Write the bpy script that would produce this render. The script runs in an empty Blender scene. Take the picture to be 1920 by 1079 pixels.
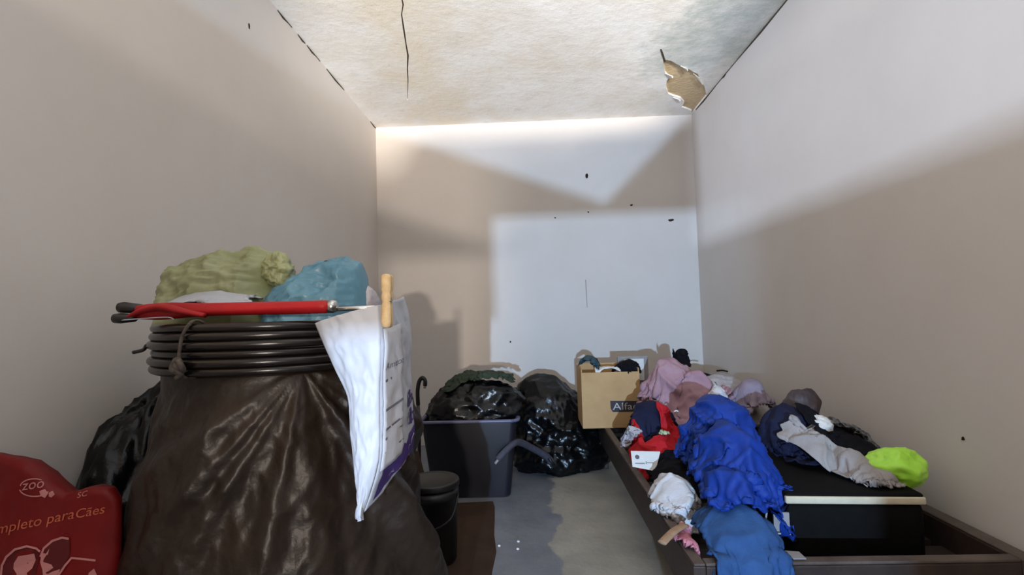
import bpy, bmesh, math, random
import numpy as np
from mathutils import Vector, Matrix, noise
from mathutils.geometry import tessellate_polygon

SC = bpy.context.scene
COL = SC.collection
PI = math.pi
FPX = 950.0                       # focal length in pixels of the 1920x1079 frame
CAM = np.array([0.0, 0.0, 1.0])   # eye about one metre above the floor

# ------------------------------------------------------------------ camera
def _n(v):
    v = np.array(v, float)
    return v / np.linalg.norm(v)
_yc = _n([0.033, -0.0475, -1.0])             # room's depth axis seen from the camera
_zc = np.array([-0.031, 1.0, 0.0])
_zc = _n(_zc - _yc * _zc.dot(_yc))
_xc = np.cross(_yc, _zc)
ROT = np.array([_xc, _yc, _zc])               # camera vector -> world vector
cam_data = bpy.data.cameras.new('camera')
cam_data.sensor_fit = 'HORIZONTAL'
cam_data.sensor_width = 36.0
cam_data.lens = FPX / 1920.0 * 36.0
cam_data.clip_start = 0.02
cam = bpy.data.objects.new('camera', cam_data)
COL.objects.link(cam)
M4 = Matrix.Identity(4)
for i in range(3):
    for j in range(3):
        M4[i][j] = ROT[i][j]
    M4[i][3] = CAM[i]
cam.matrix_world = M4
SC.camera = cam

def ray(px, py):
    return ROT @ np.array([(px - 960.0) / FPX, -(py - 539.5) / FPX, -1.0])
def at(px, py, Y):
    d = ray(px, py)
    return CAM + d * (Y / d[1])
def on_z(px, py, z):
    d = ray(px, py)
    return CAM + d * ((z - CAM[2]) / d[2])
def on_x(px, py, x):
    d = ray(px, py)
    return CAM + d * (x / d[0])

# ------------------------------------------------------------------ light
world = bpy.data.worlds.new('world')
SC.world = world
world.use_nodes = True
_bg = world.node_tree.nodes['Background']
_bg.inputs[0].default_value = (1.0, 0.74, 0.52, 1)
_bg.inputs[1].default_value = 1.0

def area_light(name, loc, target, size, energy, color):
    d = bpy.data.lights.new(name, 'AREA')
    d.shape = 'RECTANGLE'; d.size, d.size_y = size
    d.energy = energy; d.color = color
    o = bpy.data.objects.new(name, d); COL.objects.link(o)
    o.location = loc
    o.rotation_euler = (Vector(target) - Vector(loc)).to_track_quat('-Z', 'Y').to_euler()
    return o
# added fill spot outside: a narrow cone over the sill that brightens the ceiling
gl = bpy.data.lights.new('ceiling_fill', 'SPOT'); gl.energy = 4100.0; gl.color = (1.0, 0.93, 0.83)
gl.spot_size = math.radians(22); gl.spot_blend = 0.6; gl.shadow_soft_size = 0.08
ceiling_fill = bpy.data.objects.new('ceiling_fill', gl); COL.objects.link(ceiling_fill)
ceiling_fill.location = (0.9, -4.0, 1.145)
ceiling_fill.rotation_euler = (Vector((-0.1, 3.0, 2.49)) - Vector((0.9, -4.0, 1.145))).to_track_quat('-Z', 'Y').to_euler()
# sunlit ground outside throws its light in low and level: through the doorway, and through the side window; a warm fill is added
area_light('doorway_light', (-0.20, -4.0, 1.0), (0.4, 3.9, 1.4), (0.05, 0.05), 370.0, (0.44, 0.68, 1.0))
area_light('back_wall_fill', (0.22, -4.0, 1.145), (-0.3, 3.9, 2.0), (0.12, 0.08), 170.0, (1.0, 0.87, 0.74))  # added warm fill for the upper left of the back wall
area_light('window_light', (-8.0, -7.0, 0.45), (1.31, 2.6, 2.0), (0.55, 0.35), 1320.0, (0.62, 0.76, 1.0))

vs = SC.view_settings
vs.view_transform = 'Standard'
vs.look = 'None'
vs.exposure = -0.08
vs.gamma = 1.0
vs.use_curve_mapping = False

# ------------------------------------------------------------------ room size
XL, XR, YB, YF, ZC = -1.165, 1.31, 3.91, -1.4, 2.49

# ------------------------------------------------------------------ materials
def srgb(r, g, b):
    def f(c):
        c /= 255.0
        return c / 12.92 if c <= 0.04045 else ((c + 0.055) / 1.055) ** 2.4
    return (f(r), f(g), f(b), 1.0)

def material(name, col, rough=0.6, spec=0.5, col2=None, nscale=8.0, bump=0.0, bscale=60.0,
             coat=0.0, trans=0.0, alpha=1.0, metallic=0.0, sheen=0.0, detail=6.0):
    m = bpy.data.materials.new(name)
    m.use_nodes = True
    nt = m.node_tree
    b = nt.nodes['Principled BSDF']
    b.inputs['Base Color'].default_value = col
    b.inputs['Roughness'].default_value = rough
    b.inputs['Specular IOR Level'].default_value = spec
    b.inputs['Metallic'].default_value = metallic
    b.inputs['Coat Weight'].default_value = coat
    b.inputs['Transmission Weight'].default_value = trans
    b.inputs['Alpha'].default_value = alpha
    b.inputs['Sheen Weight'].default_value = sheen
    tc = nt.nodes.new('ShaderNodeTexCoord')
    if col2 is not None:
        n = nt.nodes.new('ShaderNodeTexNoise')
        n.inputs['Scale'].default_value = nscale
        n.inputs['Detail'].default_value = detail
        n.inputs['Roughness'].default_value = 0.62
        nt.links.new(tc.outputs['Object'], n.inputs['Vector'])
        r = nt.nodes.new('ShaderNodeValToRGB')
        r.color_ramp.elements[0].position = 0.35
        r.color_ramp.elements[1].position = 0.68
        r.color_ramp.elements[0].color = col
        r.color_ramp.elements[1].color = col2
        nt.links.new(n.outputs['Fac'], r.inputs['Fac'])
        nt.links.new(r.outputs['Color'], b.inputs['Base Color'])
    if bump > 0:
        n2 = nt.nodes.new('ShaderNodeTexNoise')
        n2.inputs['Scale'].default_value = bscale
        n2.inputs['Detail'].default_value = 5.0
        nt.links.new(tc.outputs['Object'], n2.inputs['Vector'])
        bp = nt.nodes.new('ShaderNodeBump')
        bp.inputs['Strength'].default_value = bump
        bp.inputs['Distance'].default_value = 0.01
        nt.links.new(n2.outputs['Fac'], bp.inputs['Height'])
        nt.links.new(bp.outputs['Normal'], b.inputs['Normal'])
    return m

MAT = {}
MAT['wall'] = material('wall_paint', srgb(211, 204, 198), 0.55, 0.3, srgb(205, 197, 190), 1.3, 0.05, 40)
MAT['black_plastic'] = material('black_bag_plastic', srgb(5, 6, 7), 0.24, 0.3, srgb(10, 11, 13), 12, 0.35, 30)
MAT['brown_plastic'] = material('brown_sheet_plastic', srgb(26, 19, 14), 0.43, 0.3, srgb(37, 27, 20), 5, 0.4, 26)
MAT['pipe'] = material('black_pipe', srgb(18, 15, 14), 0.25, 0.4, srgb(26, 21, 19), 6, 0.03, 50)
MAT['twine'] = material('twine', srgb(70, 62, 56), 0.8, 0.2, srgb(105, 95, 88), 90, 0.3, 200)
MAT['red_fabric'] = material('umbrella_red', srgb(164, 22, 27), 0.55, 0.3, srgb(148, 18, 23), 15, 0.1, 90)
MAT['black_rubber'] = material('black_rubber', srgb(18, 17, 18), 0.45, 0.5, srgb(26, 25, 26), 20)
MAT['steel'] = material('steel', srgb(190, 188, 184), 0.25, 0.5, metallic=1.0)
MAT['green_bag'] = material('green_bag_plastic', srgb(134, 140, 98), 0.38, 0.4, srgb(158, 162, 126), 9, 0.25, 30)
MAT['blue_bag'] = material('blue_bag_plastic', srgb(76, 118, 138), 0.38, 0.4, srgb(92, 134, 154), 9, 0.25, 30)
MAT['white_plastic'] = material('white_poly', srgb(178, 181, 188), 0.5, 0.3, srgb(167, 170, 178), 7, 0.15, 30)
MAT['white_paper'] = material('white_paper', srgb(222, 221, 218), 0.8, 0.2, srgb(212, 211, 208), 14, 0.08, 60)
MAT['grey_label'] = material('label_paper', srgb(188, 187, 190), 0.8, 0.2, srgb(176, 175, 179), 14, 0.08, 60)
MAT['purple_ink'] = material('purple_ink', srgb(58, 34, 104), 0.5, 0.3, srgb(66, 40, 114), 20)
MAT['grey_ink'] = material('grey_ink', srgb(96, 96, 104), 0.7, 0.2, srgb(110, 110, 116), 30)
MAT['wood_pin'] = material('pin_wood', srgb(206, 180, 138), 0.6, 0.3, srgb(184, 154, 112), 60, 0.1, 120)
MAT['kibble_red'] = material('pet_food_red', srgb(118, 16, 16), 0.52, 0.25, srgb(100, 13, 13), 5, 0.15, 22)
MAT['kibble_pink'] = material('pet_food_print', srgb(196, 128, 124), 0.5, 0.3, srgb(184, 118, 114), 12)
MAT['kibble_orange'] = material('pet_food_lettering', srgb(190, 96, 66), 0.5, 0.3, srgb(176, 86, 58), 12)
MAT['maroon_ink'] = material('pet_food_maroon', srgb(92, 20, 22), 0.5, 0.3, srgb(84, 18, 20), 12)
MAT['dark_wood'] = material('bed_wood', srgb(60, 46, 40), 0.5, 0.4, srgb(40, 30, 27), 9, 0.12, 60)
MAT['rail_top_wood'] = material('bed_wood_pale', srgb(96, 84, 76), 0.6, 0.4, srgb(70, 58, 52), 12, 0.12, 60)
MAT['cardboard'] = material('cardboard', srgb(196, 160, 114), 0.8, 0.2, srgb(184, 146, 102), 7, 0.05, 50)
MAT['carton_label'] = material('carton_print', srgb(62, 56, 60), 0.7, 0.2, srgb(70, 63, 66), 18)
MAT['carton_letters'] = material('carton_letters', srgb(190, 186, 184), 0.7, 0.2, srgb(180, 176, 174), 18)
MAT['grey_board'] = material('grey_board', srgb(150, 146, 146), 0.75, 0.2, srgb(138, 134, 136), 10)
MAT['suitcase'] = material('suitcase_cloth', srgb(9, 8, 8), 0.75, 0.12, srgb(14, 12, 12), 30, 0.15, 200)
MAT['cream'] = material('cream_trim', srgb(206, 196, 172), 0.6, 0.3, srgb(190, 180, 156), 20)
MAT['bin'] = material('bin_plastic', srgb(25, 25, 34), 0.42, 0.4, srgb(20, 20, 26), 6)
MAT['bin_rim'] = material('bin_rim_plastic', srgb(92, 94, 122), 0.4, 0.5, srgb(80, 82, 108), 6)
MAT['cloth_mauve'] = material('mauve_cotton', srgb(172, 140, 150), 0.9, 0.1, srgb(154, 121, 133), 9, 0.2, 180)
MAT['cloth_lavender'] = material('lavender_cotton', srgb(154, 142, 156), 0.9, 0.1, srgb(134, 121, 137), 9, 0.2, 180)
MAT['cloth_black'] = material('black_cotton', srgb(17, 16, 21), 0.9, 0.1, srgb(25, 24, 30), 10, 0.2, 160)
MAT['cloth_navy'] = material('navy_cotton', srgb(25, 28, 52), 0.85, 0.15, srgb(34, 38, 62), 9, 0.2, 160)
MAT['cloth_blue'] = material('royal_blue_nylon', srgb(14, 50, 132), 0.6, 0.25, srgb(20, 58, 146), 8, 0.15, 120)
MAT['cloth_denim'] = material('denim_blue', srgb(42, 72, 120), 0.85, 0.15, srgb(54, 88, 136), 12, 0.2, 200)
MAT['cloth_red'] = material('red_jersey', srgb(184, 28, 38), 0.75, 0.2, srgb(166, 24, 34), 9, 0.2, 160)
MAT['cloth_white'] = material('white_cotton', srgb(206, 206, 210), 0.9, 0.1, srgb(194, 194, 200), 9, 0.2, 160)
MAT['cloth_grey'] = material('pale_grey_cotton', srgb(160, 154, 152), 0.9, 0.1, srgb(146, 140, 138), 9, 0.2, 160)
MAT['cloth_beige'] = material('beige_tape', srgb(168, 138, 112), 0.85, 0.1, srgb(150, 122, 98), 20, 0.2, 120)
MAT['cloth_pink'] = material('pink_knit', srgb(206, 138, 152), 0.95, 0.1, srgb(190, 120, 138), 24, 0.35, 220)
MAT['cloth_teal'] = material('teal_knit', srgb(66, 84, 92), 0.95, 0.1, srgb(52, 68, 76), 14, 0.25, 160)
MAT['cloth_speckle'] = material('speckled_knit', srgb(58, 60, 64), 0.95, 0.1, srgb(140, 142, 146), 70, 0.3, 160, detail=3)
MAT['cloth_brown'] = material('brown_leather', srgb(56, 46, 50), 0.5, 0.4, srgb(72, 60, 62), 12, 0.2, 120)
MAT['cloth_green'] = material('dark_green_cloth', srgb(34, 46, 36), 0.7, 0.3, srgb(44, 58, 44), 9, 0.2, 120)
MAT['print_green'] = material('pale_green_print', srgb(190, 206, 170), 0.7, 0.2, srgb(176, 194, 156), 20)
MAT['lime'] = material('lime_bag_plastic', srgb(170, 238, 66), 0.35, 0.5, srgb(188, 244, 92), 9, 0.2, 40)
MAT['clear_bag'] = material('pale_bag_plastic', srgb(176, 172, 176), 0.4, 0.5, srgb(158, 152, 158), 9, 0.2, 40)
MAT['dark_hole'] = material('dark_gap', srgb(40, 36, 34), 0.95, 0.05, srgb(54, 48, 44), 30)
MAT['grey_strap'] = material('grey_webbing', srgb(74, 74, 84), 0.7, 0.2, srgb(60, 60, 70), 40, 0.2, 200)
MAT['brown_card'] = material('brown_floor_card', srgb(64, 47, 36), 0.75, 0.2, srgb(50, 36, 28), 6, 0.08, 40)
MAT['brass'] = material('brass', srgb(120, 100, 70), 0.4, 0.5, metallic=1.0)
MAT['ground'] = material('outside_ground', srgb(170, 164, 156), 0.9, 0.1, srgb(150, 144, 136), 3)

# ceiling paint: mottled, damp grey-green on the right, tan water marks
def ceiling_material():
    m = bpy.data.materials.new('ceiling_paint'); m.use_nodes = True
    nt = m.node_tree; b = nt.nodes['Principled BSDF']
    b.inputs['Roughness'].default_value = 0.85
    b.inputs['Specular IOR Level'].default_value = 0.15
    tc = nt.nodes.new('ShaderNodeTexCoord')
    def nz(scale, detail=8, rough=0.65):
        n = nt.nodes.new('ShaderNodeTexNoise')
        n.inputs['Scale'].default_value = scale; n.inputs['Detail'].default_value = detail
        n.inputs['Roughness'].default_value = rough
        nt.links.new(tc.outputs['Object'], n.inputs['Vector'])
        return n.outputs['Fac']
    def rampf(src, a, c, v0=0.0, v1=1.0):
        r = nt.nodes.new('ShaderNodeMapRange')
        r.inputs['From Min'].default_value = a; r.inputs['From Max'].default_value = c
        r.inputs['To Min'].default_value = v0; r.inputs['To Max'].default_value = v1
        nt.links.new(src, r.inputs['Value'])
        return r.outputs['Result']
    def mixc(fac, c1, c2):
        x = nt.nodes.new('ShaderNodeMix'); x.data_type = 'RGBA'
        nt.links.new(fac, x.inputs['Factor'])
        for s, c in ((6, c1), (7, c2)):
            if isinstance(c, tuple): x.inputs[s].default_value = c
            else: nt.links.new(c, x.inputs[s])
        return x.outputs[2]
    def math_(op, a, bb):
        x = nt.nodes.new('ShaderNodeMath'); x.operation = op
        for k, v in enumerate((a, bb)):
            if isinstance(v, float): x.inputs[k].default_value = v
            else: nt.links.new(v, x.inputs[k])
        return x.outputs[0]
    sep = nt.nodes.new('ShaderNodeSeparateXYZ')
    nt.links.new(tc.outputs['Object'], sep.inputs[0])
    base = mixc(rampf(nz(3.2), 0.38, 0.66), srgb(250, 248, 244), srgb(238, 231, 220))
    base = mixc(rampf(nz(11.0), 0.56, 0.72, 0, 0.5), base, srgb(222, 217, 210))
    # damp patch beyond x > 0.75 with a ragged edge
    xx = math_('ADD', sep.outputs[0], rampf(nz(5.0), 0.25, 0.75, -0.22, 0.22))
    yy = math_('ADD', sep.outputs[1], rampf(nz(6.0), 0.25, 0.75, -0.25, 0.25))
    damp = math_('MULTIPLY', rampf(xx, 0.70, 0.86, 0.0, 0.85), rampf(yy, 3.30, 3.05, 0.0, 1.0))
    dampc = mixc(rampf(nz(8.0), 0.4, 0.62), srgb(188, 195, 188), srgb(218, 218, 212))
    base = mixc(damp, base, dampc)
    # warm water mark on the left, beside the crack
    xl = math_('ADD', sep.outputs[0], rampf(nz(4.0), 0.25, 0.75, -0.2, 0.2))
    warm = rampf(math_('ABSOLUTE', math_('ADD', xl, 0.62), 0.0), 0.30, 0.0, 0.0, 0.6)
    base = mixc(warm, base, srgb(240, 226, 200))
    nt.links.new(base, b.inputs['Base Color'])
    bp = nt.nodes.new('ShaderNodeBump'); bp.inputs['Strength'].default_value = 0.25
    bp.inputs['Distance'].default_value = 0.01
    nt.links.new(nz(22.0), bp.inputs['Height']); nt.links.new(bp.outputs['Normal'], b.inputs['Normal'])
    return m
MAT['ceiling'] = ceiling_material()
MAT['bare_plaster'] = material('bare_plaster', srgb(214, 190, 152), 0.9, 0.1, srgb(202, 176, 140), 9, 0.4, 40)
MAT['crack'] = material('crack_shadow', srgb(84, 74, 62), 0.95, 0.05, srgb(70, 62, 52), 20)

# floor: grey-tan concrete with an older blue-grey coat that ends in a ragged edge
def floor_material():
    m = bpy.data.materials.new('concrete_floor'); m.use_nodes = True
    nt = m.node_tree; b = nt.nodes['Principled BSDF']
    b.inputs['Roughness'].default_value = 0.42
    b.inputs['Specular IOR Level'].default_value = 0.4
    tc = nt.nodes.new('ShaderNodeTexCoord')
    def nz(scale, detail=8):
        n = nt.nodes.new('ShaderNodeTexNoise')
        n.inputs['Scale'].default_value = scale; n.inputs['Detail'].default_value = detail
        nt.links.new(tc.outputs['Object'], n.inputs['Vector'])
        return n.outputs['Fac']
    def mr(src, a, c, v0=0.0, v1=1.0):
        r = nt.nodes.new('ShaderNodeMapRange')
        r.inputs['From Min'].default_value = a; r.inputs['From Max'].default_value = c
        r.inputs['To Min'].default_value = v0; r.inputs['To Max'].default_value = v1
        nt.links.new(src, r.inputs['Value'])
        return r.outputs['Result']
    def mixc(fac, c1, c2):
        x = nt.nodes.new('ShaderNodeMix'); x.data_type = 'RGBA'
        nt.links.new(fac, x.inputs['Factor'])
        for s, c in ((6, c1), (7, c2)):
            if isinstance(c, tuple): x.inputs[s].default_value = c
            else: nt.links.new(c, x.inputs[s])
        return x.outputs[2]
    sep = nt.nodes.new('ShaderNodeSeparateXYZ'); nt.links.new(tc.outputs['Object'], sep.inputs[0])
    add = nt.nodes.new('ShaderNodeMath'); add.operation = 'ADD'
    nt.links.new(sep.outputs[0], add.inputs[0]); nt.links.new(mr(nz(3.5, 5), 0.25, 0.75, -0.02, 0.13), add.inputs[1])
    mask = mr(add.outputs[0], 0.158, 0.172)
    tan = mixc(mr(nz(4.0), 0.36, 0.64), srgb(168, 162, 150), srgb(146, 141, 132))
    blue = mixc(mr(nz(5.0), 0.36, 0.66), srgb(124, 127, 134), srgb(106, 109, 117))
    nt.links.new(mixc(mask, blue, tan), b.inputs['Base Color'])
    bp = nt.nodes.new('ShaderNodeBump'); bp.inputs['Strength'].default_value = 0.15
    bp.inputs['Distance'].default_value = 0.01
    nt.links.new(nz(30.0), bp.inputs['Height']); nt.links.new(bp.outputs['Normal'], b.inputs['Normal'])
    return m
MAT['floor'] = floor_material()

# ------------------------------------------------------------------ mesh helpers
def mesh_obj(name, verts, faces, mat, parent=None, smooth=False):
    me = bpy.data.meshes.new(name)
    me.from_pydata([tuple(map(float, v)) for v in verts], [], [tuple(map(int, f)) for f in faces])
    me.materials.append(MAT[mat] if isinstance(mat, str) else mat)
    if smooth:
        me.polygons.foreach_set('use_smooth', [True] * len(me.polygons))
    me.update()
    o = bpy.data.objects.new(name, me)
    COL.objects.link(o)
    if parent is not None:
        o.parent = parent
        o.matrix_parent_inverse = Matrix.Translation(parent.location).inverted()
    return o

def bm_obj(name, bm, mat, parent=None, smooth=False):
    bmesh.ops.recalc_face_normals(bm, faces=bm.faces)
    me = bpy.data.meshes.new(name)
    bm.to_mesh(me); bm.free()
    me.materials.append(MAT[mat])
    if smooth:
        me.polygons.foreach_set('use_smooth', [True] * len(me.polygons))
    o = bpy.data.objects.new(name, me)
    COL.objects.link(o)
    if parent is not None:
        o.parent = parent
        o.matrix_parent_inverse = Matrix.Translation(parent.location).inverted()
    return o

def thing(name, label, cat, loc, group=None):
    o = bpy.data.objects.new(name, None)
    o.empty_display_size = 0.05
    o.location = tuple(map(float, loc))
    COL.objects.link(o)
    tag(o, label, cat, group)
    return o

def tag(o, label, cat, group=None):
    o['label'] = label; o['category'] = cat
    if group: o['group'] = group
    return o

def structure(o, label=None):
    o['kind'] = 'structure'
    if label: o['label'] = label
    return o

def box_bm(lo, hi, bevel=0.0, seg=2, bm=None):
    bm = bm or bmesh.new()
    r = bmesh.ops.create_cube(bm, size=1.0)
    lo = Vector(lo); hi = Vector(hi)
    for v in r['verts']:
        v.co = Vector(((lo[i] + hi[i]) / 2 + v.co[i] * (hi[i] - lo[i])) for i in range(3))
    if bevel > 0:
        es = list({e for v in r['verts'] for e in v.link_edges})
        bmesh.ops.bevel(bm, geom=es, offset=bevel, segments=seg, profile=0.5, affect='EDGES')
    return bm

def poly_holes(name, outer, holes, to3, thick, mat, parent=None):
    """flat plate with holes; to3(u, v, w) maps plate coordinates into the room, w is depth into the plate"""
    loops = [outer] + holes
    tris = tessellate_polygon([[Vector((p[0], p[1], 0)) for p in L] for L in loops])
    flat = [p for L in loops for p in L]
    n = len(flat)
    verts = [to3(u, v, 0) for u, v in flat] + [to3(u, v, thick) for u, v in flat]
    faces = [tuple(t) for t in tris] + [tuple(n + k for k in reversed(t)) for t in tris]
    base = 0
    for L in loops:
        k = len(L)
        for i in range(k):
            a, c = base + i, base + (i + 1) % k
            faces.append((a, c, c + n, a + n))
        base += k
    o = mesh_obj(name, verts, faces, mat, parent)
    bm = bmesh.new(); bm.from_mesh(o.data)
    bmesh.ops.recalc_face_normals(bm, faces=bm.faces)
    bm.to_mesh(o.data); bm.free()
    return o

def catmull(pts, n=8, closed=False):
    P = [np.array(p, float) for p in pts]
    out = []
    m = len(P)
    rng = range(m) if closed else range(m - 1)
    for i in rng:
        if closed:
            p0, p1, p2, p3 = P[(i - 1) % m], P[i], P[(i + 1) % m], P[(i + 2) % m]
        else:
            p0, p1, p2, p3 = P[max(i - 1, 0)], P[i], P[i + 1], P[min(i + 2, m - 1)]
        for k in range(n):
            t = k / n
            out.append(0.5 * ((2 * p1) + (-p0 + p2) * t + (2 * p0 - 5 * p1 + 4 * p2 - p3) * t * t + (-p0 + 3 * p1 - 3 * p2 + p3) * t ** 3))
    if not closed:
        out.append(P[-1])
    return out

def tube_data(path, radii, seg=10, flat=1.0, up=(0, 0, 1)):
    path = [np.array(p, float) for p in path]
    n = len(path)
    if not hasattr(radii, '__len__'):
        radii = [radii] * n
    verts, faces = [], []
    u_prev = None
    for i in range(n):
        t = _n(path[min(i + 1, n - 1)] - path[max(i - 1, 0)])
        if u_prev is None:
            u = np.array(up, float)
            if abs(u.dot(t)) > 0.95: u = np.array([1.0, 0, 0])
        else:
            u = u_prev
        u = _n(u - t * u.dot(t)); u_prev = u
        w = np.cross(t, u)
        for k in range(seg):
            a = 2 * PI * k / seg
            verts.append(path[i] + radii[i] * (math.cos(a) * w + math.sin(a) * u * flat))
    for i in range(n - 1):
        for k in range(seg):
            a = i * seg + k; b2 = i * seg + (k + 1) % seg
            faces.append((a, b2, b2 + seg, a + seg))
    faces.append(tuple(reversed(range(seg))))
    faces.append(tuple((n - 1) * seg + k for k in range(seg)))
    return verts, faces

def tube(name, path, radii, mat, parent=None, seg=10, flat=1.0, up=(0, 0, 1)):
    v, f = tube_data(path, radii, seg, flat, up)
    return mesh_obj(name, v, f, mat, parent, smooth=True)

def lathe(name, profile, center, mat, parent=None, seg=40):
    verts, faces = [], []
    n = len(profile)
    for r, z in profile:
        for k in range(seg):
            a = 2 * PI * k / seg
            verts.append((center[0] + r * math.cos(a), center[1] + r * math.sin(a), center[2] + z))
    for i in range(n - 1):
        for k in range(seg):
            a = i * seg + k; b2 = i * seg + (k + 1) % seg
            faces.append((a, b2, b2 + seg, a + seg))
    faces.append(tuple(reversed(range(seg))))
    faces.append(tuple((n - 1) * seg + k for k in range(seg)))
    return mesh_obj(name, verts, faces, mat, parent, smooth=True)

def auto_smooth(o, deg=40):
    """smooth shading, kept sharp over hard edges"""
    me = o.data
    me.polygons.foreach_set('use_smooth', [True] * len(me.polygons))
    bm = bmesh.new(); bm.from_mesh(me)
    for e in bm.edges:
        if len(e.link_faces) == 2 and e.calc_face_angle(0) > math.radians(deg):
            e.smooth = False
    bm.to_mesh(me); bm.free()
    return o

def ridged(p, f, oct_=3, seed=0.0):
    s, a = 0.0, 1.0
    q = Vector(p) * f + Vector((seed * 7.3, seed * 3.1, seed * 5.7))
    for _ in range(oct_):
        s += a * (1.0 - 2.0 * abs(noise.noise(q)))
        q = q * 2.05; a *= 0.5
    return s

def bag(name, center, radii, mat, parent=None, seed=1, amp=0.05, freq=5.0, facets=26, facet_depth=0.16,
        bulges=(), ground=None, xmax=None, xmin=None, nu=72, nv=54, stretch=(1, 1, 1), rot=0.0, soft=60.0, ymax=None, sharp=0.6, crease=0.0, cfreq=2.2, xmax_above=-9.0):
    """crumpled closed bag: a facetted blob with creases; bulges = (direction, amount, tightness)"""
    rng = np.random.RandomState(seed)
    nn = rng.normal(size=(facets, 3)); nn /= np.linalg.norm(nn, axis=1)[:, None]
    hh = 1.0 - facet_depth * rng.rand(facets)
    verts, faces = [], []
    ca, sa = math.cos(rot), math.sin(rot)
    B = [(_n(bd), a, k) for bd, a, k in bulges]
    for i in range(nv + 1):
        th = PI * i / nv
        for j in range(nu):
            ph = 2 * PI * j / nu
            dr = np.array([math.sin(th) * math.cos(ph), math.sin(th) * math.sin(ph), math.cos(th)])
            dots = nn @ dr
            pos = dots > 0.15
            cand = np.concatenate([[1.0], hh[pos] / dots[pos]])
            m = cand.min()
            r = m - math.log(np.exp(-soft * (cand - m)).sum()) / soft
            r = sharp * r + 1.0 - sharp
            for bd, a, k in B:
                r += a * math.exp(k * (bd.dot(dr) - 1.0))
            q = dr * np.array(stretch)
            r += amp * ridged(q, freq * 0.5, 3, seed) + 0.4 * amp * ridged(q, freq * 1.7, 2, seed + 9)
            if crease:
                qv = Vector(q) * cfreq + Vector((seed * 1.7, seed * 0.9, 0))
                r += crease * (noise.voronoi(qv)[0][0] - 0.45) + 0.35 * crease * (noise.voronoi(qv * 2.7)[0][0] - 0.45)
            p = dr * r * np.array(radii)
            p = np.array([p[0] * ca - p[1] * sa, p[0] * sa + p[1] * ca, p[2]]) + np.array(center, float)
            if ground is not None and p[2] < ground:
                p[2] = ground + 0.0005 * rng.rand()
            if xmax is not None and p[0] > xmax and p[2] > xmax_above: p[0] = xmax
            if xmin is not None and p[0] < xmin: p[0] = xmin
            if ymax is not None and p[1] > ymax: p[1] = ymax
            verts.append(p)
    for i in range(nv):
        for j in range(nu):
            a = i * nu + j; b2 = i * nu + (j + 1) % nu
            faces.append((a, a + nu, b2 + nu, b2))
    return mesh_obj(name, verts, faces, mat, parent, smooth=True)

# ---- cloth: a small position-based solver over a height field -------------
class Field:
    """height field of everything already lying there; 1 cm cells"""
    def __init__(s, x0, x1, y0, y1, base, cell=0.01):
        s.x0, s.y0, s.c = x0, y0, cell
        s.nx, s.ny = int(round((x1 - x0) / cell)) + 1, int(round((y1 - y0) / cell)) + 1
        s.h = np.full((s.nx, s.ny), base, float)
        s.X, s.Y = np.meshgrid(x0 + cell * np.arange(s.nx), y0 + cell * np.arange(s.ny), indexing='ij')
    def box(s, xa, xb, ya, yb, z):
        m = (s.X >= xa) & (s.X <= xb) & (s.Y >= ya) & (s.Y <= yb)
        s.h[m] = np.maximum(s.h[m], z)
    def set_below(s, xa, xb, ya, yb, z):
        m = (s.X >= xa) & (s.X <= xb) & (s.Y >= ya) & (s.Y <= yb)
        s.h[m] = z
    def lump(s, cx, cy, cz, rx, ry, rz):
        q = 1 - ((s.X - cx) / rx) ** 2 - ((s.Y - cy) / ry) ** 2
        m = q > 0
        s.h[m] = np.maximum(s.h[m], cz + rz * np.sqrt(q[m]))
    def add(s, V):
        i = np.clip(((V[:, 0] - s.x0) / s.c).round().astype(int), 0, s.nx - 1)
        j = np.clip(((V[:, 1] - s.y0) / s.c).round().astype(int), 0, s.ny - 1)
        for di in (-1, 0, 1):
            for dj in (-1, 0, 1):
                np.maximum.at(s.h, (np.clip(i + di, 0, s.nx - 1), np.clip(j + dj, 0, s.ny - 1)), V[:, 2])
    def at(s, x, y):
        fx = np.clip((x - s.x0) / s.c, 0, s.nx - 1.001); fy = np.clip((y - s.y0) / s.c, 0, s.ny - 1.001)
        i = fx.astype(int); j = fy.astype(int); a = fx - i; b = fy - j
        return (s.h[i, j] * (1 - a) * (1 - b) + s.h[i + 1, j] * a * (1 - b) + s.h[i, j + 1] * (1 - a) * b + s.h[i + 1, j + 1] * a * b)

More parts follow.
